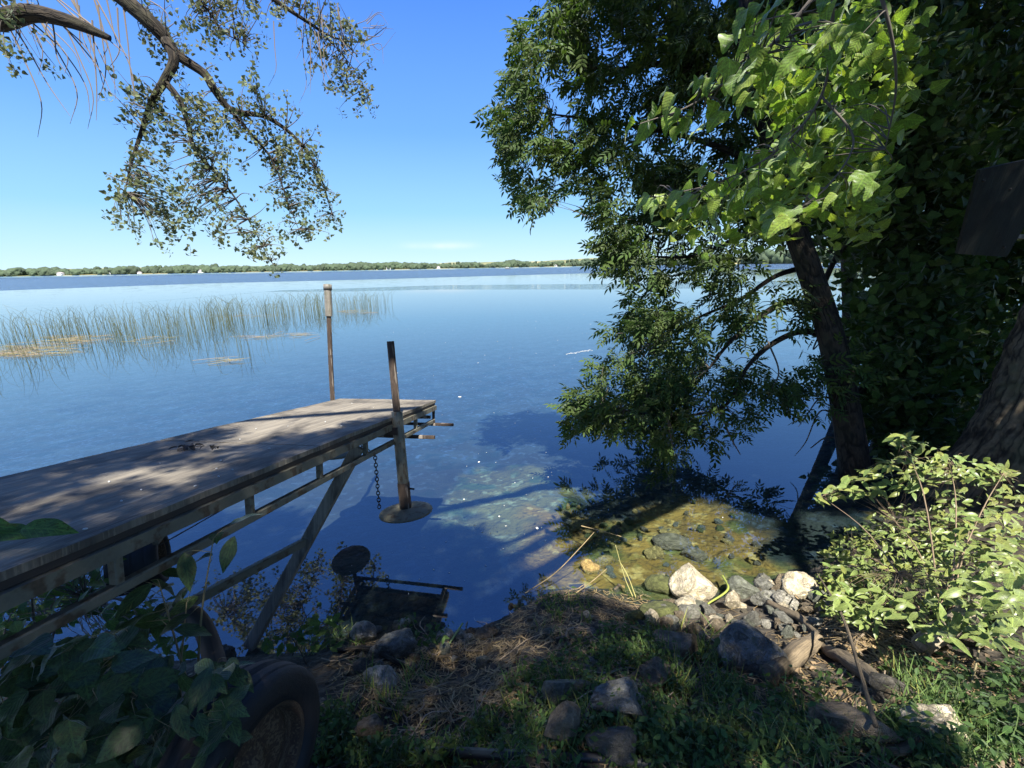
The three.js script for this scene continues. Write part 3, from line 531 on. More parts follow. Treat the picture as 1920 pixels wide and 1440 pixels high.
// ------------------------------------------------------------------ driftwood, sticks, hose
{
  const r = rngOf(89);
  for (let i = 0; i < 60; i++) {
    const [px, py] = samplePoly([[1200, 1140], [1300, 1118], [1420, 1085], [1540, 1075], [1560, 1150], [1500, 1190], [1380, 1160], [1300, 1190], [1210, 1180]], r);
    rock('fist-sized stone among many packed around the pale triangular rock', px, py, rr(16, 44, r), rr(12, 30, r), [RM.grey, RM.brown, RM.pale, RM.green, RM.white, RM.brown][Math.floor(r() * 6)], 70 + i % 9, 6, 0.85, 0.3, 0.4, false, r() * 3, 'stones packed at the sunny waterline');
  }
}
function log(name, label, cat, pts, radii, mat, radial = 10, rough = 0.2) {
  const g = tube(pts, radii, radial, pts.length * 8); const p = g.attributes.position, c = new THREE.CatmullRomCurve3(pts, false, 'centripetal');
  void c;
  for (let i = 0; i < p.count; i++) { const k = (fbm(p.getX(i) * 14, p.getY(i) * 14 + p.getZ(i) * 11, 3, 0, 7) - 0.5) * rough * radii[0]; p.setXYZ(i, p.getX(i) + k, p.getY(i) + k, p.getZ(i) - k); }
  g.computeVertexNormals(); const m = new THREE.Mesh(g, mat); m.castShadow = m.receiveShadow = true; return top(m, name, label, cat);
}
const lift = (px, py, h) => { const p = onGround(px, py); p.y += h; return p; };
log('driftwood_log', 'short split brown driftwood log beside the big grey boulder', 'driftwood', [lift(1438, 1282, 0.04), lift(1490, 1244, 0.06), lift(1530, 1212, 0.05)], [0.045, 0.05, 0.035], M.palebark, 9, 0.5);
log('driftwood_log', 'grooved grey log lying under the long bare stick', 'driftwood', [lift(1545, 1225, 0.03), lift(1600, 1262, 0.05), lift(1670, 1320, 0.04)], [0.03, 0.036, 0.03], M.palebark, 9, 0.5);
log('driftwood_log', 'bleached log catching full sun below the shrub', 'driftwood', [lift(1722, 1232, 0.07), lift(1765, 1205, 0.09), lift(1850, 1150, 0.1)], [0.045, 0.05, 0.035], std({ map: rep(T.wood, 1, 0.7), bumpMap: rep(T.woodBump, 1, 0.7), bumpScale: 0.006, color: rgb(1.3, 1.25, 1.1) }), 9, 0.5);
log('driftwood_log', 'grey branch between the boulder and the waterline stones', 'driftwood', [lift(1440, 1140, 0.04), lift(1500, 1175, 0.05), lift(1530, 1200, 0.03)], [0.026, 0.024, 0.016], M.palebark, 8, 0.5);
log('bare_stick', 'long bare stick leaning down the right bank', 'stick', [lift(1518, 1150, 0.30), lift(1560, 1240, 0.28), lift(1590, 1310, 0.2), lift(1626, 1418, 0.14)], [0.004, 0.0065, 0.0075, 0.008], M.palebark, 7, 0.3);
log('root', 'curved root at the shore behind the tyre', 'root', [lift(632, 1222, 0.01), lift(690, 1226, 0.04), lift(740, 1250, 0.04), lift(775, 1262, 0)], [0.016, 0.018, 0.014, 0.008], M.bark, 8, 0.3);
log('dead_branch', 'crooked dead branch at the bottom of the right bank', 'stick', [lift(1640, 1420, 0.03), lift(1690, 1425, 0.05), lift(1720, 1400, 0.06), lift(1735, 1380, 0.08)], [0.018, 0.016, 0.012, 0.006], M.palebark, 7, 0.3);
log('black_hose', 'black hose lying along the bottom of the bank', 'hose', [lift(690, 1424, 0.02), lift(820, 1420, 0.03), lift(960, 1424, 0.02), lift(1090, 1430, 0.03), lift(1220, 1440, 0.02)], [0.017, 0.017, 0.017, 0.017, 0.017], M.hose, 12, 0);
{ // dead stems standing in the shallows
  [['pale broken stem arching out of the shallows', [[985, 1112], [1040, 1075], [1085, 1030], [1114, 998]]], ['yellow upright stem standing in the shallows', [[1186, 1118], [1172, 1085], [1154, 1022]]], ['second yellow stem beside the upright one', [[1192, 1120], [1176, 1078], [1160, 1050]]], ['slanting straw stem at the edge of the shallows', [[1080, 1112], [1110, 1090], [1138, 1066]]], ['thin pale stem lying on the water', [[1090, 986], [1130, 996], [1165, 1006]]]].forEach(([label, pts], i) => {
    const n = pts.length, w = pts.map(([x, y], k) => { const p = atY(x, y, 0.02); const base = atY(pts[0][0], pts[0][1], 0.03); return i === 4 ? p : atZ(x, y, -base.z + 0.12 * k / n); });
    log('broken_reed', label, 'stem', w, w.map((_, k) => 0.0045 * (1 - 0.6 * k / n)), i === 1 || i === 2 ? std({ color: rgb(0.36, 0.33, 0.12) }) : M.straw, 6, 0);
  });
  log('green_stalk', 'bright green reed stalk lying over the sunny stones', 'stem', [lift(1352, 1100, 0.10), lift(1362, 1125, 0.10), lift(1325, 1150, 0.08)], [0.008, 0.008, 0.006], std({ color: rgb(0.24, 0.28, 0.05) }), 7, 0);
  log('green_stalk', 'short green stalk beside the smooth pale stone', 'stem', [lift(840, 1216, 0.02), lift(868, 1180, 0.05)], [0.006, 0.006], std({ color: rgb(0.25, 0.32, 0.10) }), 7, 0);
}

// ------------------------------------------------------------------ leaves and twigs shared by the trees
const G = {};
G.ash = (() => {   // a compound leaf of seven leaflets on a drooping stalk
  const out = [], leaf = leafGeo(0.085, 0.030, LANCE, 4, 0.35, 0.25), stalk = tube([new V3(0, 0, 0), new V3(0, 0.09, 0.005), new V3(0, 0.19, -0.02)], [0.0016, 0.0013, 0.0008], 4, 4, false);
  out.push(stalk);
  for (const [y, side] of [[0.06, 1], [0.065, -1], [0.11, 1], [0.115, -1], [0.155, 1], [0.16, -1], [0.19, 0]]) {
    const g = leaf.clone(), m = new THREE.Matrix4().makeRotationZ(-side * 0.95).multiply(new THREE.Matrix4().makeRotationY(side * 0.35)).setPosition(0, y, -0.02 * y / 0.19); out.push(g.applyMatrix4(m));
  }
  return mergeGeometries(out);
})();
function sprig(shape, len, wid, n, spread, seed, fold = 0.2) {   // single leaves on long stalks along a short twig
  const r = rngOf(seed), out = [tube([new V3(0, 0, 0), new V3(0.01, spread * 0.5, 0), new V3(0, spread, 0.01)], [0.0022, 0.0017, 0.001], 4, 4, false)], leaf = leafGeo(len, wid, shape, 4, fold, 0.18);
  for (let i = 0; i < n; i++) {
    const y = spread * (0.15 + 0.85 * i / (n - 1)), a = i * 2.4 + r(), d = new V3(Math.cos(a), rr(-0.2, 0.7, r), Math.sin(a)).normalize(), p = new V3(0, y, 0), q = p.clone().addScaledVector(d, len * 0.55);
    out.push(tube([p, p.clone().lerp(q, 0.5), q], [0.0011, 0.001, 0.0009], 3, 2, false));
    out.push(leaf.clone().applyMatrix4(place(q, d.clone().add(new V3(0, rr(-0.9, 0.2, r), 0)), rdir(r).add(new V3(0, 0.6, 0)), rr(0.75, 1.1, r))));
  }
  return mergeGeometries(out);
}
G.cotton = [1, 2, 3].map((s) => sprig(DELTA, 0.066, 0.066, 8, 0.16, s));
G.basswood = [[0.125, 0.10, 0.12, 0.3, 0.16], [0.12, 0.098, 0.3, 0.45, 0.2], [0.13, 0.10, -0.1, 0.2, 0.24], [0.11, 0.085, 0.45, 0.6, 0.12]].map(([l, w, f, c, v]) => leafGeo(l, w, HEART, 16, f, c, v));
G.bassSprig = sprig(HEART, 0.10, 0.085, 6, 0.22, 9);
G.oval = leafGeo(0.07, 0.034, OVAL, 5, 0.22, 0.2);
G.twigSprig = sprig(OVAL, 0.055, 0.028, 9, 0.22, 12);
const jitter = (r, a) => { const k = rr(1 - a, 1 + a, r), y = rr(-0.12, 0.18, r); return rgb(k * (1 + y), k, k * (1 - y * 0.8)); };
const droop = (r, out, d = 0.5) => rdir(r).addScaledVector(out, 0.8).add(new V3(0, -d, 0)).normalize();
function crownPoints(polys, r, gap = 0) {   // [[photo outline, nearest Z, farthest Z, how many], ...] -> points in the crown's volume
  const out = [];
  for (const [poly, z0, z1, n] of polys) for (let i = 0; i < n; i++) { const [x, y] = samplePoly(poly, r); if (gap && fbm(x / gap, y / gap, 2, 0, 12) < 0.4) continue; out.push(atZ(x, y, rr(z0, z1, r))); }
  return out;
}
function twigsTo(points, limbs, r, share = 0.5, r0 = 0.006, sag = 0.08, reach = 6) {   // thin twigs from the nearest limb point out to the leaf clumps
  const out = [];
  for (const p of points) {
    if (r() > share) continue;
    let best = null, bd = 1e9; for (const q of limbs) { const d = q.distanceToSquared(p) * (q.y < p.y - 0.4 ? 1 : 1.25); if (d < bd) { bd = d; best = q; } }
    if (!best || bd > reach) continue;
    const m = best.clone().lerp(p, 0.55).add(rdir(r).multiplyScalar(Math.sqrt(bd) * 0.10)); m.y += sag * Math.sqrt(bd);
    out.push(tube([best, m, p], [r0, r0 * 0.6, r0 * 0.25], 4, 6, false));
  }
  return mergeGeometries(out);
}
const along = (pts, n = 14) => new THREE.CatmullRomCurve3(pts, false, 'centripetal').getPoints(n);
function limb(parent, spec, radii, mat, radial = 10, name = 'limb') { const pts = spec.map(([x, y, z]) => atZ(x, y, z)); part(name, tube(pts, radii, radial, pts.length * 7), mat, parent); return along(pts, 18); }

// ------------------------------------------------------------------ the ash tree that leans out over the water
{
  const r = rngOf(31), t = thing('ash_tree', 'dark leaning tree with narrow leaves hanging over the water', 'tree');
  const base = [[1606, 960, 4.5], [1600, 860, 4.6], [1560, 640, 4.75], [1515, 500, 4.85], [1480, 400, 4.95], [1440, 250, 5.0], [1405, 60, 5.3], [1380, -200, 5.7], [1330, -600, 6.2]];
  const trunk = limb(t, base, [0.20, 0.155, 0.13, 0.118, 0.108, 0.09, 0.07, 0.05, 0.03], M.limb, 18, 'trunk');
  const L = [...trunk];
  for (const [spec, rad] of [
    [[[1530, 580, 5.10], [1480, 565, 5.05], [1430, 590, 4.95], [1370, 640, 4.85], [1330, 690, 4.85]], [0.045, 0.04, 0.032, 0.022, 0.012]],
    [[[1555, 630, 5.05], [1500, 622, 4.95], [1440, 650, 4.85], [1400, 690, 4.75], [1360, 760, 4.70], [1250, 780, 4.65], [1130, 760, 4.55]], [0.04, 0.036, 0.03, 0.022, 0.016, 0.011, 0.006]],
    [[[1510, 500, 5.25], [1450, 520, 5.00], [1390, 560, 5.00], [1300, 600, 5.10], [1220, 650, 5.00]], [0.035, 0.028, 0.022, 0.014, 0.008]],
    [[[1485, 420, 4.95], [1400, 440, 5.20], [1300, 480, 5.20], [1200, 480, 5.40]], [0.04, 0.03, 0.02, 0.008]],
    [[[1470, 360, 5.10], [1400, 300, 5.20], [1300, 260, 5.50], [1150, 230, 5.80], [1000, 210, 6.00]], [0.05, 0.04, 0.03, 0.02, 0.008]],
    [[[1440, 250, 5.00], [1350, 150, 5.20], [1250, 120, 5.40], [1130, 130, 5.60], [1030, 90, 5.70]], [0.06, 0.05, 0.035, 0.02, 0.008]],
    [[[1410, 80, 5.30], [1330, 60, 5.50], [1260, 0, 5.80], [1150, -120, 6.00]], [0.05, 0.04, 0.03, 0.02]],
    [[[1590, 760, 4.95], [1640, 700, 5.05], [1680, 640, 5.25], [1700, 560, 5.10]], [0.05, 0.04, 0.03, 0.02]],
    [[[1545, 530, 5.15], [1570, 480, 5.25], [1600, 450, 5.00], [1660, 430, 5.00]], [0.035, 0.03, 0.02, 0.01]],
    [[[1480, 400, 5.00], [1560, 280, 5.00], [1640, 160, 5.40], [1720, 40, 5.80]], [0.05, 0.045, 0.035, 0.02]],
  ]) L.push(...limb(t, spec, rad, M.limb, 8));
  for (const [spec] of [[[[1590, 800, 4.85], [1540, 770, 4.75], [1510, 830, 4.70], [1490, 855, 4.65]]], [[[1595, 830, 4.85], [1550, 820, 4.75], [1520, 840, 4.65]]], [[[1592, 770, 4.85], [1540, 745, 4.75], [1515, 775, 4.70], [1497, 800, 4.65]]], [[[1350, 770, 4.70], [1370, 820, 4.65], [1388, 852, 4.65]]], [[[1540, 620, 5.00], [1525, 655, 4.95], [1540, 640, 4.90]]], [[[1250, 780, 4.65], [1262, 850, 4.60], [1258, 890, 4.60]]], [[[1440, 640, 4.85], [1460, 700, 4.75], [1440, 740, 4.70]]]]) limb(t, spec, [0.012, 0.009, 0.006, 0.003].slice(0, spec.length), M.twig, 6, 'dead_twig');
  const upper = [[1030, 0], [985, 60], [955, 140], [925, 205], [940, 260], [955, 330], [1005, 395], [1060, 360], [1120, 330], [1200, 400], [1350, 420], [1480, 400], [1500, 200], [1480, -60], [1100, -60]];
  const mid = [[1120, 340], [1130, 430], [1130, 490], [1180, 510], [1260, 480], [1400, 460], [1480, 440], [1480, 330], [1300, 300]];
  const lowr = [[1260, 470], [1190, 560], [1150, 630], [1120, 680], [1150, 760], [1260, 800], [1340, 770], [1400, 700], [1410, 560], [1400, 470]];
  const tipP = [[1035, 765], [1080, 715], [1130, 700], [1180, 740], [1200, 800], [1150, 820], [1100, 856], [1060, 800]];
  const low2 = [[1190, 700], [1400, 700], [1480, 690], [1490, 740], [1400, 790], [1380, 810], [1250, 850], [1190, 800]];
  const right = [[1560, 680], [1700, 600], [1740, 760], [1640, 830], [1560, 760]];
  const few = [[1400, 520], [1500, 540], [1560, 620], [1540, 680], [1440, 680], [1400, 620]];
  const small = [[1215, 840], [1270, 830], [1260, 880], [1235, 880]];
  const lowRight = [[1500, 690], [1600, 650], [1620, 760], [1560, 800], [1500, 760]];
  const pts = crownPoints([[upper, 4.9, 6.6, 1050], [mid, 4.7, 6.0, 270], [lowr, 4.6, 5.8, 290], [tipP, 4.4, 5.0, 85], [low2, 4.5, 5.3, 130], [right, 4.6, 5.3, 50], [few, 4.6, 5.0, 22], [small, 4.6, 4.8, 7], [lowRight, 4.5, 5.0, 28]], r, 46);
  part('twigs', twigsTo(pts, L, r, 0.5), M.twig, t).userData.kind = 'stuff';
  const list = [], c0 = atZ(1430, 300, 5.2);
  for (const p of pts) {
    const out = p.clone().sub(c0).setY(0).normalize(), n = 6 + Math.floor(r() * 4);
    for (let i = 0; i < n; i++) { const q = p.clone().add(rdir(r).multiplyScalar(0.15 * Math.cbrt(r()))); list.push([place(q, droop(r, out, 0.45), rdir(r).add(new V3(0, 1.1, 0)), rr(0.62, 1.15, r)), jitter(r, 0.26)]); }
  }
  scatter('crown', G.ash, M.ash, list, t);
}
// ------------------------------------------------------------------ the dark thicket of trees behind the big trunk, on the right shore
{
  const r = rngOf(41);
  const specs = [
    ['shore_tree', 'shaded tree filling the gap between leaning trunk and big trunk', [[1640, 900, 5.0], [1680, 700, 5.2], [1700, 450, 5.6], [1720, 150, 6], [1730, -300, 6.6]], [[[1560, 60], [1780, 40], [1830, 300], [1820, 560], [1760, 640], [1640, 600], [1560, 420]], 4.6, 6.8, 420], [[1600, 560], [1800, 540], [1810, 820], [1700, 850], [1620, 760]]],
    ['shore_tree', 'shaded tree behind the big trunk at the right edge', [[1800, 880, 6.2], [1810, 650, 6.4], [1840, 300, 6.9], [1860, -100, 7.6]], [[[1740, -40], [2000, -40], [2000, 700], [1820, 800], [1760, 640], [1740, 300]], 5.2, 8.5, 520], [[1700, 700], [1860, 640], [1860, 880], [1720, 880]]],
    ['shore_tree', 'shaded tree high above the large bright leaves', [[1600, 880, 7.5], [1590, 500, 7.7], [1560, 100, 8.2], [1540, -300, 8.8]], [[[1380, -60], [1700, -60], [1760, 120], [1640, 330], [1500, 330], [1400, 120]], 5.6, 8.5, 420], [[1500, 200], [1720, 200], [1720, 480], [1520, 440]]],
  ];
  for (const [name, label, tr, [poly, z0, z1, n], poly2] of specs) {
    const t = thing(name, label, 'tree', 'trees of the right shore'), base = tr.map((a) => [...a]);
    const p0 = atZ(...base[0]); p0.y = gh(p0.x, p0.z) - 0.1;
    const pts0 = base.map((a) => atZ(...a)); pts0.unshift(p0); const sp = along(pts0, 24);
    part('trunk', tube(pts0, pts0.map((_, i) => 0.15 * (1 - 0.8 * i / pts0.length)), 12, 30), M.bark, t);
    const pts = crownPoints([[poly, z0, z1, n], [poly2, z0, z1 - 0.6, Math.floor(n * 0.45)]], r);
    part('twigs', twigsTo(pts, sp, r, 0.35, 0.012), M.twig, t).userData.kind = 'stuff';
    const list = [];
    for (const p of pts) for (let i = 0; i < 5; i++) list.push([place(p.clone().add(rdir(r).multiplyScalar(0.22 * Math.cbrt(r()))), droop(r, rdir(r), 0.4), rdir(r).add(new V3(0, 1, 0)), rr(0.9, 1.4, r)), jitter(r, 0.2)]);
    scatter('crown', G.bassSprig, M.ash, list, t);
  }
}
// ------------------------------------------------------------------ the basswood bough with large bright leaves in front, upper right
{
  const r = rngOf(51), t = thing('basswood_bough', 'bough of large bright heart shaped leaves hanging in from above', 'tree branch');
  const L = [];
  for (const [spec, rad] of [
    [[[1640, -260, 2.2], [1560, -60, 2.1], [1470, 60, 2.05], [1380, 140, 2.0], [1290, 200, 1.95], [1200, 232, 1.9]], [0.022, 0.018, 0.013, 0.009, 0.006, 0.003]],
    [[[1560, -60, 2.1], [1560, 60, 2.2], [1540, 180, 2.3], [1460, 280, 2.3], [1350, 340, 2.3], [1230, 370, 2.3]], [0.014, 0.012, 0.01, 0.007, 0.005, 0.003]],
    [[[1540, 180, 2.3], [1600, 260, 2.2], [1560, 340, 2.1], [1500, 390, 2.0], [1455, 415, 1.9]], [0.01, 0.008, 0.006, 0.005, 0.003]],
    [[[1600, -120, 2.2], [1660, 20, 2.1], [1680, 160, 2.2], [1660, 280, 2.3]], [0.014, 0.012, 0.008, 0.004]],
  ]) L.push(...limb(t, spec, rad.map((x) => x * 0.6), M.twig, 7, 'branch'));
  const pts = crownPoints([
    [[[1180, 240], [1260, 160], [1330, 130], [1420, 60], [1500, 20], [1540, 90], [1440, 160], [1330, 230], [1230, 260]], 1.75, 2.2, 52],
    [[[1350, 0], [1480, -20], [1640, -20], [1640, 60], [1560, 130], [1440, 140], [1370, 90]], 1.8, 2.3, 44],
    [[[1200, 370], [1330, 310], [1430, 270], [1560, 200], [1640, 200], [1560, 300], [1430, 350], [1300, 400]], 2.1, 2.7, 62],
    [[[1430, 400], [1500, 360], [1620, 290], [1660, 280], [1640, 340], [1540, 400], [1470, 425]], 1.8, 2.2, 22],
  ], r);
  const bassM = [[0.36, 0.56, 0.06], [0.30, 0.50, 0.06], [0.42, 0.60, 0.07], [0.26, 0.46, 0.05]].map((c) => { const m = M.bass.clone(); m.color.setRGB(...c); return m; });
  pts.sort((a, b) => a.distanceTo(camera.position) - b.distanceTo(camera.position));
  for (const p of pts) {
    const dir = new V3(rr(-1, 0.1, r), rr(-0.75, -0.05, r), rr(-0.4, 0.5, r));
    const m = part('leaf', G.basswood[Math.floor(r() * 4)], bassM[Math.floor(r() * 4)], t); m.applyMatrix4(place(p, dir, new V3(rr(-0.5, 0.5, r), rr(0.5, 1.4, r), rr(-0.3, 0.7, r)), rr(0.5, 0.95, r)));
  }
  const more = crownPoints([[[[1240, 380], [1420, 320], [1620, 200], [1700, 220], [1650, 420], [1480, 440], [1300, 440]], 2.7, 3.6, 110], [[[1420, 60], [1700, 0], [1760, 160], [1640, 300], [1480, 260]], 2.7, 3.8, 120]], r), list = [];
  for (const p of more) list.push([place(p, droop(r, new V3(-1, 0, 0), 0.4), rdir(r).add(new V3(0, 1.2, 0)), rr(0.7, 1.1, r)), jitter(r, 0.2)]);
  part('twigs', twigsTo(pts.concat(more.filter((_, i) => i % 4 === 0)), L, r, 0.8, 0.004, 0.04, 0.8), M.twig, t).userData.kind = 'stuff';
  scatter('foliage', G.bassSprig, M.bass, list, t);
}
// ------------------------------------------------------------------ the cottonwood limb at the upper left
{
  const r = rngOf(61), t = thing('cottonwood_limb', 'grey cottonwood limb with small round leaves hanging in from above', 'tree branch');
  const L = [];
  for (const [spec, rad] of [
    [[[60, -260, 6.2], [170, -60, 6.4], [235, 0, 6.5], [300, 60, 6.6], [330, 100, 6.7], [385, 140, 6.8], [400, 165, 6.8], [432, 205, 6.9], [500, 220, 7], [560, 265, 7.1], [600, 330, 7.2], [622, 400, 7.2]], [0.16, 0.14, 0.12, 0.11, 0.08, 0.065, 0.06, 0.05, 0.036, 0.026, 0.016, 0.006]],
    [[[312, 75, 6.6], [326, 112, 6.55], [308, 152, 6.5], [285, 190, 6.45], [268, 240, 6.4], [245, 310, 6.3], [235, 360, 6.3]], [0.075, 0.068, 0.06, 0.045, 0.034, 0.018, 0.006]],
    [[[308, 152, 6.5], [335, 185, 6.5], [352, 230, 6.5], [365, 280, 6.5], [400, 320, 6.5], [440, 370, 6.5], [470, 420, 6.5], [508, 490, 6.5]], [0.05, 0.045, 0.036, 0.028, 0.02, 0.014, 0.009, 0.004]],
    [[[420, -150, 7.2], [480, -30, 7.4], [530, 10, 7.5], [575, 40, 7.6], [620, 68, 7.7], [680, 78, 7.8], [725, 50, 7.9]], [0.05, 0.045, 0.036, 0.028, 0.018, 0.01, 0.004]],
    [[[600, 60, 7.6], [640, 100, 7.6], [670, 140, 7.6], [690, 180, 7.6]], [0.012, 0.009, 0.006, 0.003]],
    [[[430, 205, 6.9], [470, 250, 6.9], [510, 300, 6.9], [540, 380, 6.9], [560, 430, 6.9]], [0.03, 0.024, 0.016, 0.01, 0.004]],
    [[[300, -140, 7], [350, -30, 7], [390, 20, 7], [420, 60, 7], [455, 80, 7]], [0.03, 0.024, 0.018, 0.012, 0.005]],
  ]) L.push(...limb(t, spec, rad.map((x) => x * 0.85), M.limb, 10));
  L.push(...limb(t, [[-120, 40, 5.6], [0, 38, 5.7], [60, 25, 5.75], [130, 40, 5.8], [175, 58, 5.85], [207, 72, 5.9]], [0.09, 0.10, 0.085, 0.07, 0.05, 0.03], M.limb, 12, 'broken_limb'));
  // long bare hanging shoots
  const shoots = [];
  for (let i = 0; i < 30; i++) { const x = rr(0, 240, r), y = rr(-40, 50, r), z = rr(5.7, 6.5, r), dx = rr(-10, 130, r), dy = rr(80, 210, r); shoots.push(tube([atZ(x, y, z), atZ(x + dx * 0.35, y + dy * 0.3, z), atZ(x + dx * 0.75, y + dy * 0.7, z), atZ(x + dx * 0.85 + rr(-30, 30, r), y + dy, z)], [0.010, 0.008, 0.006, 0.002], 5, 14, false)); }
  for (let i = 0; i < 14; i++) { const x = rr(500, 640, r), y = rr(0, 70, r), z = rr(7.3, 7.8, r), dx = rr(-10, 60, r), dy = rr(60, 150, r); shoots.push(tube([atZ(x, y, z), atZ(x + dx * 0.4, y + dy * 0.4, z), atZ(x + dx * 0.8, y + dy * 0.75, z), atZ(x + dx + rr(-20, 20, r), y + dy, z)], [0.008, 0.006, 0.004, 0.0015], 5, 12, false)); }
  for (let i = 0; i < 16; i++) { const x = rr(640, 700, r), y = rr(40, 90, r); shoots.push(tube([atZ(x, y, 7.7), atZ(x + rr(10, 25, r), y + rr(-25, 25, r), 7.75), atZ(x + rr(25, 45, r), y + rr(-35, 40, r), 7.75)], [0.006, 0.004, 0.0015], 4, 6, false)); }
  part('bare_shoots', mergeGeometries(shoots), std({ color: rgb(0.16, 0.13, 0.10) }), t).userData.kind = 'stuff';
  const polys = [
    [[[225, 330], [260, 300], [300, 330], [330, 380], [320, 430], [280, 455], [240, 430], [205, 390], [198, 350]], 6.0, 6.6, 100],
    [[[238, 150], [300, 170], [330, 220], [300, 320], [250, 300], [235, 220]], 6.2, 6.7, 90],
    [[[320, 165], [400, 160], [440, 210], [430, 320], [380, 330], [340, 260]], 6.2, 6.8, 120],
    [[[300, 320], [420, 320], [460, 360], [480, 420], [400, 450], [330, 440], [290, 400]], 6.2, 6.7, 110],
    [[[440, 400], [480, 410], [515, 450], [515, 497], [480, 490], [440, 440]], 6.4, 6.6, 42],
    [[[400, 150], [460, 140], [525, 180], [520, 200], [440, 210]], 6.7, 7.0, 36],
    [[[430, 205], [520, 205], [580, 240], [610, 310], [560, 320], [470, 260]], 6.8, 7.2, 90],
    [[[500, 260], [590, 270], [620, 340], [640, 400], [630, 447], [590, 440], [540, 450], [530, 380], [500, 330]], 6.8, 7.3, 170],
    [[[225, 0], [330, 0], [350, 60], [370, 110], [310, 100], [260, 60]], 6.6, 7.0, 50],
    [[[355, -20], [470, -20], [480, 70], [410, 100], [370, 60]], 6.9, 7.3, 100],
    [[[490, -20], [620, -20], [660, 40], [690, 80], [600, 80], [520, 30]], 7.3, 7.8, 90],
    [[[570, 70], [650, 80], [700, 140], [705, 195], [640, 190], [600, 140]], 7.5, 7.8, 80],
    [[[0, 0], [40, 0], [30, 40], [0, 60]], 5.5, 5.8, 24], [[[0, 90], [20, 80], [55, 108], [15, 130], [0, 120]], 5.6, 5.8, 12],
  ];
  const pts = crownPoints(polys.map(([a, b, c, n]) => [a, b, c, Math.ceil(n * 0.8)]), r).map((p) => p.add(rdir(r).multiplyScalar(rr(0, 0.28, r)))), lists = [[], [], []];
  part('twigs', twigsTo(pts, L, r, 1, 0.008, 0.08, 0.9), M.twig, t).userData.kind = 'stuff';
  for (const p of pts) { const k = Math.floor(r() * 3); lists[k].push([place(p, droop(r, new V3(0.2, 0, 0), 0.8), rdir(r), rr(0.6, 1.05, r)), jitter(r, 0.28)]); }
  lists.forEach((l, i) => scatter('foliage', G.cotton[i], M.cotton, l, t));
}
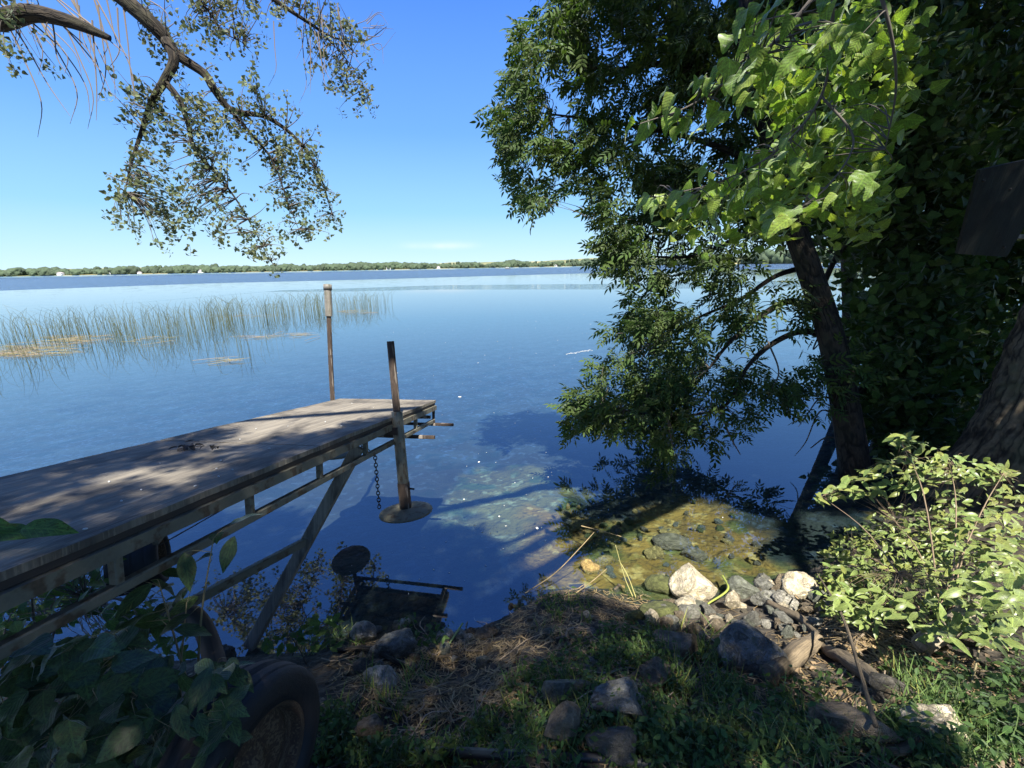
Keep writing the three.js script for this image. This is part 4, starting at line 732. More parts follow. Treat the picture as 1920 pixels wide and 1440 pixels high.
// ------------------------------------------------------------------ the big cottonwood: thick furrowed trunk at the right edge, its crown overhead shades the bank
{
  const r = rngOf(71), t = thing('big_cottonwood', 'thick trunk with deep furrowed bark at the right edge', 'tree');
  const f = atZ(1905, 930, 3.5), base = new V3(f.x + 0.05, gh(f.x, f.z) - 0.15, f.z);
  const mid = base.clone().add(new V3(0.30, 2.2, -0.1)), topP = base.clone().add(new V3(0.3, 5.2, 0.6));
  const curve = new THREE.CatmullRomCurve3([base, base.clone().add(new V3(0.12, 1.0, -0.03)), mid, topP, topP.clone().add(new V3(-0.4, 2.5, 1.2))]);
  const NA = 260, NL = 340, pos = [], uv = [], idx = [];
  for (let j = 0; j <= NL; j++) {
    const u = j / NL, c = curve.getPoint(u), R0 = lerp(0.47, 0.30, Math.min(1, u * 1.4)) + 0.28 * Math.exp(-u * 22);
    for (let i = 0; i <= NA; i++) {
      const a = i / NA * Math.PI * 2, h = c.y - base.y, ii = (i % NA) / NA;
      const wob = fbm(ii * 8, h * 1.6, 3, 8, 3) * 1.6, ridge = Math.abs((((ii * 30 + wob + 0.35 * Math.sin(h * 5 + ii * 40)) % 1) + 1) % 1 - 0.5) * 2;
      const cut = fbm(ii * 30, h * 9, 2, 30, 17), rad = R0 + 0.045 * Math.pow(ridge, 0.55) * (0.55 + 0.7 * cut) + 0.02 * (fbm(ii * 60, h * 22, 3, 60, 23) - 0.5);
      pos.push(c.x + Math.cos(a) * rad, c.y, c.z + Math.sin(a) * rad); uv.push(i / NA * 3, h);
    }
  }
  for (let j = 0; j < NL; j++) for (let i = 0; i < NA; i++) { const a = j * (NA + 1) + i, b = a + NA + 1; idx.push(a, b, a + 1, a + 1, b, b + 1); }
  part('trunk', geo(pos, uv, idx), std({ map: T.bark, color: rgb(0.62, 0.58, 0.5), roughness: 1 }), t);
  const lit0 = 30;   // from here on: the openings above the big leaves
  const lit = [   // openings in the crown: where sunlight reaches the dock, the shallows, the shrub and the leaves (photo outlines at a height or a distance)
    ...[[[480, 790], [560, 760], [640, 747], [815, 748], [775, 768], [690, 772], [600, 790], [540, 812]]].map((p) => p.map(([x, y]) => onDeck(x, y).applyMatrix4(dock.matrixWorld))),
    ...[[[60, 948], [150, 915], [165, 925], [20, 975]], [[175, 898], [235, 878], [260, 880], [190, 905]], [[300, 885], [395, 872], [400, 882], [310, 905]], [[40, 1012], [85, 1000], [70, 1022]], [[400, 832], [500, 800], [520, 812], [420, 840]]].map((p) => p.map(([x, y]) => onDeck(x, y).applyMatrix4(dock.matrixWorld))),
    ...[[[812, 955], [835, 895], [880, 840], [1000, 790], [1100, 830], [1090, 940], [960, 965]]].map((p) => p.map(([x, y]) => atY(x, y, -0.25))),
    ...[[[1040, 960], [1200, 890], [1380, 940], [1440, 1040], [1560, 1060], [1600, 1150], [1480, 1150], [1400, 1175], [1290, 1165], [1180, 1110], [1050, 1060]]].map((p) => p.map(([x, y]) => atY(x, y, 0))),
    ...[[[1490, 920], [1660, 790], [1960, 830], [1990, 1160], [1760, 1230], [1540, 1210]]].flatMap((p) => [1.9, 2.15, 2.4, 2.65, 2.9].map((z) => p.map(([x, y]) => atZ(x, y, z)))),
    ...[[[915, 215], [990, 50], [1035, -20], [1075, 40], [1020, 210], [975, 350], [945, 330]]].flatMap((p) => [5.2, 5.6, 6.0, 6.4].map((z) => p.map(([x, y]) => atZ(x, y, z)))),
    ...[[[1690, 1290], [1760, 1260], [1860, 1390], [1780, 1400]], [[1250, 1175], [1300, 1180], [1290, 1200]], [[1390, 1170], [1440, 1180], [1430, 1215]], [[1560, 1320], [1590, 1310], [1600, 1345]], [[1000, 1225], [1022, 1222], [1015, 1240]], [[1140, 1210], [1165, 1205], [1160, 1235]], [[1065, 1335], [1080, 1330], [1070, 1365]], [[935, 1190], [955, 1188], [950, 1200]], [[1210, 1265], [1240, 1260], [1230, 1290]], [[1455, 1250], [1490, 1235], [1500, 1260]]].map((p) => p.map(([x, y]) => onGround(x, y))),
    ...[[[1030, 770], [1110, 690], [1200, 640], [1330, 660], [1400, 700], [1330, 760], [1230, 800], [1100, 860]]].flatMap((p) => [4.4, 4.75, 5.1].map((z) => p.map(([x, y]) => atZ(x, y, z)))),
    ...[[[1170, 240], [1330, 120], [1470, -20], [1660, -20], [1640, 110], [1440, 180], [1330, 280]], [[1200, 390], [1330, 310], [1560, 210], [1600, 260], [1440, 360], [1300, 420]], [[1430, 425], [1520, 370], [1660, 280], [1660, 350], [1520, 430]]].flatMap((p) => [1.6, 1.85, 2.1, 2.35, 2.6].map((z) => p.map(([x, y]) => atZ(x, y, z)))),
  ].map((p) => p.map((q) => [q.x - SUN.x / SUN.y * q.y, q.z - SUN.z / SUN.y * q.y])).map((p, i) => [p, (i > 0 && i < 6) || (i > 17 && i < 27) ? 0.06 : i > lit0 - 3 ? 0.4 : 0.24]);
  const list = [], limbPts = [];
  for (let i = 0; i < 72000; i++) {
    const x = rr(-5.5, 9, r), z = rr(-11, 2.2, r);
    if ((z < -4.35 && x < 0.3 + Math.max(0, (z + 8.5)) * 0.1) || (z < -9.4 && x < 3)) continue;
    if (lit.some(([p, e]) => [[0, 0], [1, 0], [-1, 0], [0, 1], [0, -1], [0.7, 0.7], [-0.7, 0.7], [0.7, -0.7], [-0.7, -0.7]].some(([a, b]) => inPoly(x + a * e, z + b * e, p)))) continue;
    if ((fbm(x * 1.9, z * 1.9, 3, 0, 55) < 0.2 || (x > -0.8 && z > -2.9 && fbm(x * 4.2, z * 4.2, 2, 0, 56) < 0.22))) continue;
    const y = rr(z < -5 ? 7 - (z + 5) * 0.25 : 5.6, 10, r), p = new V3(x + SUN.x / SUN.y * y, y, z + SUN.z / SUN.y * y);
    list.push([place(p, droop(r, rdir(r), 0.5), rdir(r).add(new V3(0, 0.8, 0)), rr(0.85, 1.15, r)), jitter(r, 0.2)]);
    if (i % 90 === 0) limbPts.push(p);
  }
  const sp = [], T0 = topP.clone();
  for (const [x, y, z] of [[-3, 7.2, 1.2], [-1, 7.4, 2.4], [0.5, 7.0, 0.6], [2.4, 7.6, 2.8], [5.5, 7.5, 0], [2.5, 7.0, -0.2], [-2, 7.6, 4], [4.5, 7.8, 3.8]]) { const e = new V3(x, y, z), m = T0.clone().lerp(e, 0.5).add(new V3(0, 0.5, 0)); part('limb', tube([T0, m, e], [0.15, 0.09, 0.03], 9, 14), M.bark, t); sp.push(...along([T0, m, e], 20)); }
  part('twigs', twigsTo(limbPts, sp, r, 1, 0.007), M.twig, t).userData.kind = 'stuff';
  scatter('crown', G.cotton[0], M.cotton, list, t);
  // the dark board fixed to the trunk
  const b = thing('board', 'dark green-grey board fixed high on the big trunk', 'board'), A = atZ(1838, 318, 3.02), B = atZ(1940, 296, 2.96), C = atZ(1888, 482, 3.05), D = atZ(1796, 476, 3.12), s = [A, B, atZ(1935, 400, 3.0), C, D];
  const n = B.clone().sub(A).cross(D.clone().sub(A)).normalize(), ps = [], ii = [], us = [];
  for (const k of [0, 1]) for (const q of s) { const v = q.clone().addScaledVector(n, k * 0.03); ps.push(v.x, v.y, v.z); us.push(v.x, v.y); }
  for (const k of [0, 1]) for (let i = 1; i < 4; i++) k ? ii.push(5, 5 + i, 6 + i) : ii.push(0, i + 1, i);
  for (let i = 0; i < 5; i++) { const j = (i + 1) % 5; ii.push(i, j, 5 + i, 5 + i, j, 5 + j); }
  const bg = geo(ps, us, ii).toNonIndexed(); bg.computeVertexNormals(); part('panel', bg, std({ color: rgb(0.045, 0.06, 0.05), map: rep(T.wood, 2, 1.5), bumpMap: rep(T.woodBump, 2, 1.5), bumpScale: 0.003, roughness: 0.85 }), b);
  for (const q of [s[0].clone().lerp(s[3], 0.12), s[0].clone().lerp(s[3], 0.88), s[1].clone().lerp(s[4], 0.3)]) part('nail', tube([q.clone().addScaledVector(n, -0.008), q.clone().addScaledVector(n, 0.004)], [0.007, 0.007], 10, 2), M.iron, b);
  for (const k of [0.25, 0.75]) { const q = B.clone().lerp(C, k), w = curve.getPoint(0.32 + 0.05 * (1 - k)); part('batten', uvBox(bar(q.clone().addScaledVector(A.clone().sub(B), 0.5).addScaledVector(n, 0.052), new V3(w.x, q.y, w.z), 0.05, 0.03)), M.timber, b); }
}

// ------------------------------------------------------------------ the bulrush bed and what floats on the lake
{
  const r = rngOf(81);
  const blade = (lean, bend, kink) => tube([new V3(0, -0.4, 0), new V3(lean * 0.2, 0.35, 0), new V3(lean * 0.6, 0.7, 0.02), new V3(lean + bend * 0.4, kink ? 0.72 : 0.95, 0.03), new V3(lean + bend, kink ? 0.45 : 1.1, 0.02)], [0.006, 0.0055, 0.0048, 0.0032, 0.0015], 4, 10, false);
  const geos = [blade(0.08, 0.14), blade(0.3, 0.42), blade(-0.12, -0.2), blade(0.25, 0.45, true)], lists = geos.map(() => []);
  const beds = [
    [[[0, 612], [150, 612], [300, 596], [450, 590], [640, 580], [640, 586], [520, 605], [440, 622], [300, 640], [150, 650], [0, 668]], 1150, 1.0],
    [[[380, 590], [640, 578], [640, 588], [400, 606]], 620, 1.1], [[[640, 578], [690, 574], [720, 571], [716, 578], [650, 586]], 170, 1.0],
    [[[0, 660], [120, 650], [300, 640], [430, 625], [520, 625], [520, 660], [400, 672], [280, 668], [150, 680], [0, 700]], 330, 0.75],
    [[[-300, 640], [0, 612], [0, 680], [-300, 740]], 320, 1.0],
  ];
  for (const [poly, n, h] of beds) for (let i = 0, mid = null; i < n; i++) {
    if (i % 9 === 0) mid = atY(...samplePoly(poly, r), 0);
    const p = mid.clone().add(new V3((r() + r() - 1) * 0.9, 0, (r() + r() - 1) * 0.9)); if (fbm(p.x * 0.5, p.z * 0.5, 2, 0, 61) < 0.46 && r() < 0.85) continue;
    const k = r() < 0.36 ? 0 : r() < 0.45 ? 1 : r() < 0.75 ? 2 : 3, s = h * rr(0.4, 1.08, r) * (h > 0.9 ? 1 : 0.9), c = rr(0, 1, r);
    lists[k].push([new THREE.Matrix4().makeRotationY(r() * 6.28).scale(new V3(s, s, s)).setPosition(p.x, 0, p.z), c < 0.6 ? rgb(1.05, 1.1, 0.9) : c < 0.86 ? rgb(1.8, 1.5, 0.9) : rgb(0.5, 0.6, 0.5)]);
  }
  const bed = new THREE.Group(); bed.name = 'bulrush_bed'; scene.add(bed); bed.userData = { kind: 'stuff', label: 'bed of thin green bulrushes standing in the lake', category: 'bulrushes' };
  lists.forEach((l, i) => scatter('bulrush_stems', geos[i], M.reed, l, bed));
  const bit = tube([new V3(0, -0.5, 0), new V3(0.03, 0, 0.01), new V3(0, 0.5, 0)], [0.5, 0.6, 0.3].map((x) => x * 0.011), 4, 4), mats = [];
  for (const [x, y, wx, wy, n] of [[60, 652, 90, 10, 90], [135, 634, 80, 8, 80], [430, 674, 30, 3, 14], [500, 630, 70, 6, 18], [560, 626, 30, 3, 12], [470, 592, 90, 4, 14], [665, 584, 30, 3, 16], [30, 662, 60, 8, 60], [270, 636, 120, 9, 22], [700, 586, 20, 2, 6]])
    for (let i = 0; i < n; i++) { const g = () => (r() + r() + r() - 1.5) / 1.1, p = atY(x + g() * wx, y + g() * wy, rr(0.005, 0.05, r)), a = rr(-0.9, 0.9, r) + (r() < 0.2 ? 1.2 : 0); mats.push([place(p, new V3(Math.cos(a), rr(-0.05, 0.08, r), Math.sin(a)), new V3(0, 1, 0), rr(0.3, 1.1, r), 1), rgb(1, rr(0.85, 1.05, r), rr(0.6, 1, r))]); }
  scatter('floating_dead_reeds', bit, std({ color: rgb(0.20, 0.175, 0.11) }), mats, scene).userData = { kind: 'stuff', label: 'mats of straw coloured dead reeds floating in the bulrush bed', category: 'dead reeds' };
  const fl = [], chip = new THREE.IcosahedronGeometry(1, 1);
  const put = (x, y, s) => { const p = atY(x, y, 0.004); fl.push([new THREE.Matrix4().makeRotationY(r() * 6).scale(new V3(s * rr(0.7, 1.9, r), s * 0.35, s * rr(0.5, 1, r))).setPosition(p.x, p.y, p.z)]); };
  for (let i = 0; i < 120; i++) { const [x, y] = samplePoly([[640, 660], [900, 560], [1150, 560], [1120, 700], [1040, 800], [1080, 900], [1000, 1080], [700, 1130], [560, 1100], [820, 980], [850, 800]], r); put(x, y, rr(0.002, 0.006, r) * (y < 700 ? 2 : 1)); }
  for (let i = 0; i < 26; i++) put(lerp(1062, 1112, i / 26), lerp(664, 656, i / 26) + rr(-1, 1, r), rr(0.008, 0.02, r));
  for (const [x, y, s] of [[1007, 990, 0.014], [890, 984, 0.008], [862, 744, 0.02], [898, 866, 0.012], [870, 936, 0.012], [936, 968, 0.012], [1355, 970, 0.01], [1190, 1010, 0.008]]) put(x, y, s);
  scatter('floating_fluff', chip, M.fluff, fl, scene).userData = { kind: 'stuff', label: 'white specks of seed fluff floating on the water', category: 'seed fluff' };
  const reedR = [];
  for (let i = 0; i < 500; i++) { const [x, y] = samplePoly([[1450, 524], [1640, 520], [1900, 516], [1900, 530], [1640, 534], [1470, 532]], r), p = atY(x, y, 0); reedR.push([new THREE.Matrix4().makeRotationY(r() * 6).scale(new V3(1.3, rr(0.9, 1.6, r), 1.3)).setPosition(p.x, 0, p.z), rgb(2.4, 2.1, 1.2)]); }
  scatter('tan_reeds', geos[0], M.reed, reedR, scene).userData = { kind: 'stuff', label: 'pale tan reeds far off behind the leaning trunk', category: 'reeds' };
}
// ------------------------------------------------------------------ ground cover of the bank
const slope = (x, z) => new V3(gh(x - 0.05, z) - gh(x + 0.05, z), 0.1, gh(x, z - 0.05) - gh(x, z + 0.05)).normalize();
{
  const r = rngOf(91), straw = tube([new V3(0, -0.5, 0), new V3(0.02, 0, 0.02), new V3(0, 0.5, 0)], [0.0035, 0.0035, 0.003], 5, 2), list = [];
  const on = (x, y) => onGround(x, y);
  const litter = [[[[690, 1205], [900, 1195], [1020, 1115], [1180, 1125], [1200, 1180], [1100, 1230], [1050, 1260], [980, 1300], [860, 1360], [720, 1330], [640, 1270]], 1500], [[[620, 1200], [1540, 1130], [1900, 1280], [1900, 1440], [600, 1440]], 1900], [[[1480, 1130], [1720, 1160], [1800, 1330], [1650, 1280]], 420], [[[1050, 1105], [1200, 1110], [1290, 1180], [1150, 1180]], 220]];
  for (const [poly, n] of litter) for (let i = 0; i < n; i++) {
    const [x, y] = samplePoly(poly, r), p = on(x, y), nn = slope(p.x, p.z), d = rdir(r).cross(nn).normalize().addScaledVector(nn, rr(-0.03, 0.16, r)), len = rr(0.025, 0.15, r) * (r() < 0.1 ? 1.8 : 1), k = rr(0.35, 1.25, r);
    p.y += 0.006 + rr(0, 0.02, r); list.push([place(p, d, nn, len, rr(0.5, 1.1, r)), rgb(k, k * rr(0.9, 1, r), k * rr(0.8, 1, r))]);
  }
  scatter('reed_litter', straw, M.straw, list, scene).userData = { kind: 'stuff', label: 'broken bits of dead reed littering the bank', category: 'reed litter' };
  const tw = tube([new V3(0, -0.5, 0), new V3(0.05, -0.15, 0.03), new V3(-0.03, 0.2, 0.02), new V3(0.04, 0.5, -0.02)], [0.007, 0.006, 0.005, 0.003], 5, 8), tws = [];
  for (let i = 0; i < 170; i++) { const [x, y] = samplePoly([[640, 1210], [1000, 1150], [1240, 1170], [1560, 1160], [1880, 1280], [1880, 1440], [620, 1440]], r), p = on(x, y), n = slope(p.x, p.z), k = rr(0.4, 1.3, r); p.y += 0.015; tws.push([place(p, rdir(r).cross(n).normalize().addScaledVector(n, rr(0, 0.25, r)), n, rr(0.12, 0.4, r), rr(0.4, 1, r)), rgb(k, k * 0.92, k * 0.82)]); }
  scatter('dry_twigs', tw, std({ color: rgb(0.24, 0.20, 0.15) }), tws, scene).userData = { kind: 'stuff', label: 'dry twigs strewn over the bank', category: 'twigs' };
  const dl = leafGeo(0.05, 0.03, OVAL, 3, 0.5, 0.5), dead = [];
  for (let i = 0; i < 900; i++) { const [x, y] = samplePoly(i % 2 ? [[1480, 1150], [1920, 1200], [1920, 1440], [1500, 1400]] : [[600, 1210], [1250, 1150], [1900, 1250], [1900, 1440], [600, 1440]], r), p = on(x, y), n = slope(p.x, p.z); p.y += 0.01; const k = rr(0.3, 1.1, r); dead.push([place(p, rdir(r).cross(n), n.clone().add(rdir(r).multiplyScalar(0.5)), rr(0.5, 1.1, r)), rgb(k, k * 0.92, k * 0.8)]); }
  scatter('leaf_litter', dl, std({ color: rgb(0.30, 0.23, 0.15), side: THREE.DoubleSide }), dead, scene).userData = { kind: 'stuff', label: 'curled brown dead leaves lying on the bank', category: 'leaf litter' };
  const peb = rockGeo(60, 4, 0.3), pebbles = [];
  for (let i = 0; i < 700; i++) { const [x, y] = samplePoly([[620, 1190], [900, 1185], [1020, 1112], [1180, 1130], [1420, 1090], [1560, 1080], [1900, 1300], [1900, 1440], [600, 1440]], r), p = on(x, y), s = rr(0.006, 0.02, r), k = rr(0.25, 0.9, r); pebbles.push([new THREE.Matrix4().makeRotationY(r() * 6).scale(new V3(s, s * 0.7, s * 0.9)).setPosition(p.x, p.y + s * 0.2, p.z), rgb(k, k * 0.95, k * 0.85)]); }
  scatter('bank_gravel', peb, rockMat(0.45, 0.43, 0.38), pebbles, scene).userData = { kind: 'stuff', label: 'loose gravel between the stones of the bank', category: 'gravel' };
  // grass blades and small weeds
  const bladeG = leafGeo(0.16, 0.007, (t) => Math.max(0.05, 1 - t * t), 5, 0.3, 0.35), blades = [], weeds = [];
  const tufts = (poly, n, per, h, bend = 0.6) => { for (let i = 0; i < n; i++) { const [x, y] = samplePoly(poly, r), c = on(x, y); for (let k = 0; k < per; k++) { const p = c.clone().add(new V3(rr(-0.04, 0.04, r), 0, rr(-0.04, 0.04, r))); p.y = gh(p.x, p.z) - 0.005; const d = new V3(rr(-bend, bend, r), 1, rr(-bend, bend, r)), s = h * rr(0.5, 1.2, r), q = rr(0.6, 1.3, r), dry = r() < 0.18; blades.push([place(p, d, rdir(r), s, rr(0.6, 1.1, r)), dry ? rgb(q * 2.4, q * 1.5, q * 1.5) : rgb(q, q, q)]); } } };
  tufts([[640, 1260], [800, 1240], [820, 1300], [680, 1330]], 15, 12, 0.7); tufts([[940, 1290], [1240, 1200], [1400, 1250], [1420, 1430], [1200, 1440], [900, 1430]], 72, 10, 0.75); tufts([[1230, 1170], [1330, 1180], [1380, 1300], [1240, 1330]], 24, 12, 0.9); tufts([[620, 1330], [900, 1360], [900, 1440], [600, 1440]], 36, 9, 0.7);
  tufts([[1400, 1300], [1700, 1330], [1900, 1400], [1900, 1440], [1400, 1440]], 54, 9, 0.9); tufts([[1640, 1230], [1750, 1280], [1830, 1370], [1700, 1330]], 24, 12, 0.8); tufts([[1040, 1120], [1100, 1125], [1130, 1180], [1000, 1200]], 9, 9, 0.7); tufts([[560, 1180], [700, 1190], [700, 1230], [560, 1240]], 12, 10, 0.7);
  scatter('grass', bladeG, M.grass, blades, scene).userData = { kind: 'stuff', label: 'thin grass blades growing between the stones', category: 'grass' };
  const small = (poly, n, s0, s1) => { for (let i = 0; i < n; i++) { const [x, y] = samplePoly(poly, r), p = on(x, y); p.y -= 0.01; weeds.push([place(p, new V3(rr(-0.6, 0.6, r), 1, rr(-0.4, 0.7, r)), rdir(r), rr(s0, s1, r)), jitter(r, 0.3)]); } };
  small([[960, 1290], [1080, 1200], [1240, 1190], [1400, 1260], [1420, 1440], [860, 1440], [880, 1370]], 620, 0.25, 0.6); small([[1010, 1130], [1080, 1110], [1120, 1140], [1050, 1170]], 24, 0.3, 0.6); small([[760, 1185], [830, 1190], [830, 1215], [770, 1215]], 8, 0.4, 0.7);
  small([[1200, 1380], [1900, 1340], [1900, 1440], [1200, 1440]], 320, 0.3, 0.7); small([[600, 1330], [720, 1400], [860, 1400], [860, 1440], [600, 1440]], 200, 0.3, 0.65); small([[1140, 1180], [1250, 1180], [1240, 1260], [1120, 1250]], 120, 0.3, 0.6); small([[1440, 1290], [1560, 1280], [1600, 1400], [1440, 1400]], 30, 0.35, 0.7); small([[1640, 1240], [1920, 1240], [1920, 1400], [1820, 1380]], 60, 0.4, 0.8);
  scatter('low_weeds', G.twigSprig, M.weed, weeds, scene).userData = { kind: 'stuff', label: 'low leafy weeds creeping over the bank', category: 'weeds' };
}
// ------------------------------------------------------------------ leafy plants: single large leaves are parts, the rest is one mass of foliage
function leafyPlant(name, label, cat, base, tops, leafG, mat, leaves, stemR, opts = {}) {
  const r = rngOf(opts.seed ?? 1), t = thing(name, label, cat, opts.group), b0 = base.clone(); b0.y = gh(base.x, base.z) - 0.03;
  const L = [];
  for (const q of tops) { const b = b0.clone().add(new V3(rr(-0.08, 0.08, r), 0, rr(-0.08, 0.08, r))), m = b.clone().lerp(q, 0.55); m.y += 0.12 * b.distanceTo(q); part('stem', tube([b, m, q], [stemR, stemR * 0.75, stemR * 0.35], 6, 10), opts.stemMat ?? M.twig, t); L.push(...along([b, m, q], 14).slice(4)); }
  const ms = leaves.map(([p, d, f, s]) => place(p, d, f, s)).map((m, i) => [m, jitter(r, 0.2), leaves[i][0].distanceTo(camera.position)]).sort((a, b) => a[2] - b[2]);
  const n = opts.parts ?? 60, mats = [0.85, 1, 1.2].map((k) => { const q = mat.clone(); q.color = mat.color.clone().multiplyScalar(k); return q; });
  ms.slice(0, n).forEach(([m], i) => part('leaf', leafG, mats[i % 3], t).applyMatrix4(m));
  if (ms.length > n) scatter('foliage', leafG, mat, ms.slice(n), t);
  part('twigs', twigsTo(leaves.map((x) => x[0]), L, r, opts.twigs ?? 0.75, stemR * 0.3, 0.05), opts.stemMat ?? M.twig, t).userData.kind = 'stuff';
  return t;
}
{
  const r = rngOf(101), LF = (x, y, z, s, spread = 0.8) => [atZ(x, y, z), new V3(rr(-1, 1, r), rr(-0.5, 0.2, r), rr(-0.7, 0.9, r)), new V3(rr(-spread, spread, r) * 0.7, 1, rr(-0.2, spread, r)), s * rr(0.8, 1.15, r)];
  const fill = (poly, z0, z1, n, s) => Array.from({ length: n }, () => LF(...samplePoly(poly, r), rr(z0, z1, r), s));
  G.big = leafGeo(0.115, 0.08, (t) => Math.max(0.02, Math.pow(Math.sin(Math.PI * Math.pow(t, 0.62)), 0.75)), 14, 0.16, 0.25, 0.12);
  G.lanceBig = leafGeo(0.12, 0.05, OVAL, 10, 0.2, 0.3, 0.15);
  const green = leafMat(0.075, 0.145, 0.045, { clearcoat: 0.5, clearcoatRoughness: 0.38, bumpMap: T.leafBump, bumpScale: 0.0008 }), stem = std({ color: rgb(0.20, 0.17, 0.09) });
  const pl1 = [[20, 1252], [90, 1256], [30, 1300], [120, 1262], [110, 1322], [30, 1332], [150, 1290], [200, 1205], [165, 1232], [270, 1252], [235, 1215], [300, 1285], [60, 1225], [270, 1352], [335, 1322]].map(([x, y]) => LF(x, y, rr(0.85, 1.05, r), 1));
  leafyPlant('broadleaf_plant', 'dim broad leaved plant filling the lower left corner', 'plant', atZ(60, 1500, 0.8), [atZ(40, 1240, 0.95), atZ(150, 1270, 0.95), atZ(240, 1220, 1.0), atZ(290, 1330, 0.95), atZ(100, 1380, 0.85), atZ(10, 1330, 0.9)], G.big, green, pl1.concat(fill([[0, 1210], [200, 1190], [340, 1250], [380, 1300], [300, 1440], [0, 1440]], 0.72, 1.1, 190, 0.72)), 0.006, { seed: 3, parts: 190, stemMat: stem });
  const pl2 = [[408, 1000], [345, 1036], [398, 1042], [282, 1088], [300, 1072], [372, 1118], [330, 1142], [430, 985], [440, 1005]].map(([x, y]) => LF(x, y, rr(1.15, 1.3, r), 1));
  leafyPlant('broadleaf_plant', 'leafy shoot reaching up in front of the dock truss', 'plant', atZ(330, 1400, 1.0), [atZ(300, 1100, 1.2), atZ(400, 1010, 1.25), atZ(350, 1130, 1.2)], G.lanceBig, green, pl2.concat(fill([[250, 1070], [380, 1050], [360, 1180], [250, 1200], [200, 1160]], 1.1, 1.4, 16, 0.95)), 0.005, { seed: 4, parts: 30, stemMat: stem });
  leafyPlant('broadleaf_plant', 'toothed weeds growing against the tyre', 'plant', atZ(380, 1470, 0.8), [atZ(400, 1300, 0.95), atZ(370, 1400, 0.85), atZ(440, 1240, 1.05)], G.lanceBig, green, fill([[330, 1260], [420, 1225], [470, 1250], [450, 1330], [440, 1440], [330, 1440]], 0.72, 1.1, 110, 0.62), 0.004, { seed: 5, parts: 110, stemMat: stem });
  const lone = thing('broadleaf_shoot', 'single bright green leaf shoot over the near deck at the left edge', 'plant');
  for (const [x, y, s] of [[40, 992, 1.2], [-20, 1000, 1.1], [-60, 985, 1]]) part('leaf', G.lanceBig, leafMat(0.11, 0.24, 0.05), lone).applyMatrix4(place(atZ(x, y, 1.0), new V3(1, 0.15, 0.1), new V3(0.1, 1, 0.5), s));
  part('stem', tube([atZ(-160, 1500, 0.8), atZ(-170, 1200, 0.9), atZ(-140, 1010, 1.0), atZ(-40, 995, 1.0)], [0.006, 0.005, 0.004, 0.002], 6, 14), stem, lone);
  // shrub under the near end of the dock
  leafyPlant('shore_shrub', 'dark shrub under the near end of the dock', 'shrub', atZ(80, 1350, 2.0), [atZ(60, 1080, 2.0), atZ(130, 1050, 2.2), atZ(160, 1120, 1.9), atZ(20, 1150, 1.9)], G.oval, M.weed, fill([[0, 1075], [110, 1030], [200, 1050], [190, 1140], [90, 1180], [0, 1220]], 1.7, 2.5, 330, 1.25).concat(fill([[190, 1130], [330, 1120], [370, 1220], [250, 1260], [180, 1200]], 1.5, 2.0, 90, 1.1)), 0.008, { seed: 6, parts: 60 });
  leafyPlant('shore_weed', 'small weeds at the shore beside the slanting leg', 'plant', onGround(560, 1240), [atZ(590, 1140, 2.1), atZ(540, 1190, 2.0), atZ(620, 1190, 2.05)], G.oval, M.weed, fill([[480, 1200], [560, 1170], [600, 1130], [640, 1180], [660, 1215], [500, 1225]], 1.9, 2.2, 70, 0.9), 0.004, { seed: 7, parts: 24 });
  leafyPlant('shore_weed', 'leafy weed among stones at the waterline below the dock', 'plant', onGround(800, 1225), [atZ(800, 1180, 2.1), atZ(830, 1185, 2.1)], G.oval, M.weed, fill([[770, 1180], [820, 1168], [850, 1190], [810, 1212], [770, 1208]], 2.05, 2.2, 30, 0.7), 0.003, { seed: 8, parts: 20 });
  leafyPlant('bank_seedling', 'leafy seedling at the foot of the lichen-covered stone', 'plant', onGround(1235, 1350), [atZ(1235, 1312, 1.45)], G.lanceBig, green, [[1225, 1300], [1240, 1325], [1215, 1330], [1252, 1306]].map(([x, y]) => LF(x, y, 1.42, 0.6)), 0.003, { seed: 9, parts: 8, stemMat: stem });
  leafyPlant('bank_seedling', 'bright sprig on the grass right of the lichen-covered stone', 'plant', onGround(1290, 1330), [atZ(1292, 1285, 1.5)], G.lanceBig, M.shrub, [[1290, 1290], [1278, 1288], [1330, 1225], [1348, 1195]].map(([x, y]) => LF(x, y, 1.55, 0.5)), 0.003, { seed: 10, parts: 8, stemMat: stem });
  // sunlit shrub on the right bank
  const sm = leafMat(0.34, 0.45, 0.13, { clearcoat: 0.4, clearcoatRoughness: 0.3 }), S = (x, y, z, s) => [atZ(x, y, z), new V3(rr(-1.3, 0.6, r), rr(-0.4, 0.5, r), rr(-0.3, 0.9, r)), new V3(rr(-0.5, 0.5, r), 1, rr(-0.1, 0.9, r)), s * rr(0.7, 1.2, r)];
  const fillS = (poly, z0, z1, n, s) => Array.from({ length: n }, () => S(...samplePoly(poly, r), rr(z0, z1, r), s));
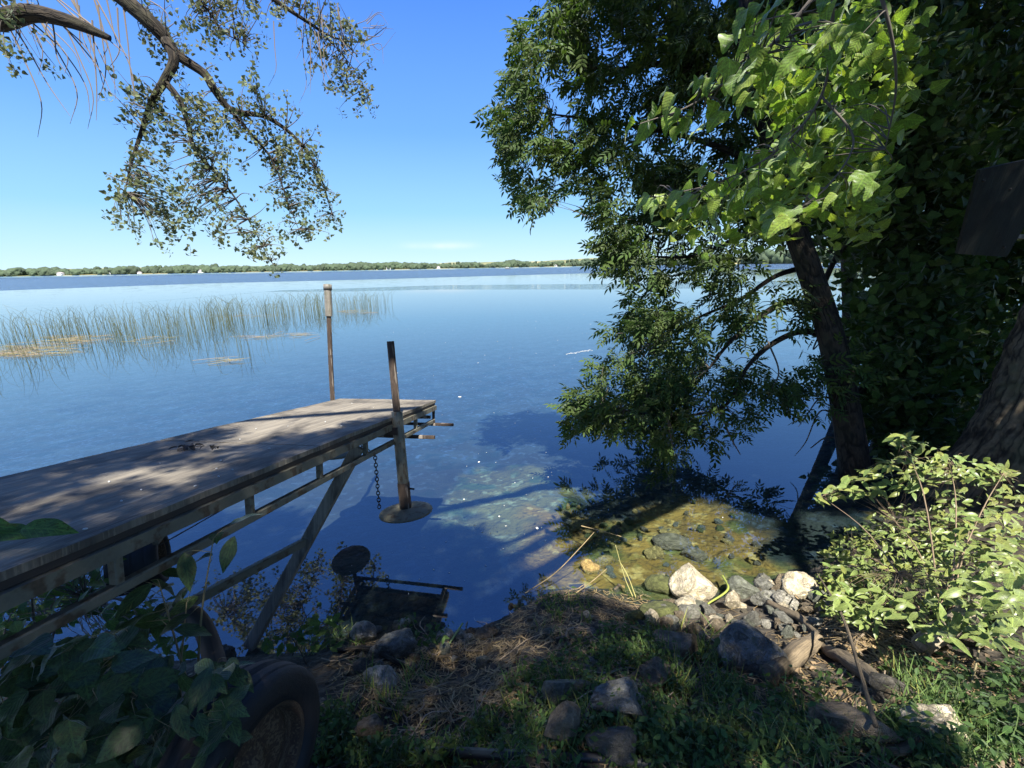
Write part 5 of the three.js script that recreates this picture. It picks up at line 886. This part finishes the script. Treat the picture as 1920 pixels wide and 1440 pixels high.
  const fillG = (poly, up, n, s) => Array.from({ length: n }, () => { const [x, y] = samplePoly(poly, r); return S(x, y, -onGround(x, y).z - rr(0.03, up, r), s); });
  G.shrubLeaf = leafGeo(0.078, 0.030, LANCE, 6, 0.22, 0.25);
  leafyPlant('sunlit_shrub', 'sunlit pale green shrub spreading over the right bank', 'shrub', onGround(1760, 1190), [atZ(1540, 930, 2.7), atZ(1690, 830, 2.9), atZ(1780, 870, 2.8), atZ(1880, 890, 2.6), atZ(1600, 1030, 2.6), atZ(1680, 980, 2.6), atZ(1820, 980, 2.5), atZ(1900, 1050, 2.3), atZ(1580, 1110, 2.5), atZ(1700, 1090, 2.4)], G.shrubLeaf, sm,
    fillS([[1520, 930], [1580, 890], [1700, 850], [1760, 870], [1740, 920], [1640, 930], [1540, 945]], 2.6, 3.0, 190, 1.05).concat(
      fillS([[1650, 815], [1700, 812], [1780, 850], [1880, 870], [1900, 900], [1780, 900], [1700, 850]], 2.6, 3.0, 170, 1),
      fillG([[1780, 900], [1920, 900], [1920, 1140], [1800, 1120], [1740, 960]], 0.8, 430, 1.0),
      fillG([[1560, 1000], [1700, 940], [1800, 1000], [1800, 1130], [1700, 1160], [1560, 1130], [1540, 1060]], 0.55, 760, 0.9),
      fillG([[1530, 1070], [1600, 1050], [1680, 1130], [1640, 1180], [1540, 1150]], 0.35, 330, 0.65),
      fillG([[1700, 1130], [1920, 1120], [1920, 1200], [1800, 1210], [1720, 1190]], 0.4, 130, 1)), 0.0045, { seed: 11, parts: 290, twigs: 0.3, stemMat: std({ color: rgb(0.22, 0.16, 0.10) }) });
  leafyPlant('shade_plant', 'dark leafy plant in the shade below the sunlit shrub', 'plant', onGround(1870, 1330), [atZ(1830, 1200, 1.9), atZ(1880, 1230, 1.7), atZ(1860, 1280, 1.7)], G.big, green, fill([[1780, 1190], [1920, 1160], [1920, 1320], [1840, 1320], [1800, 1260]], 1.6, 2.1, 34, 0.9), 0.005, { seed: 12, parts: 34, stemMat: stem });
}
renderer.render(scene, camera);
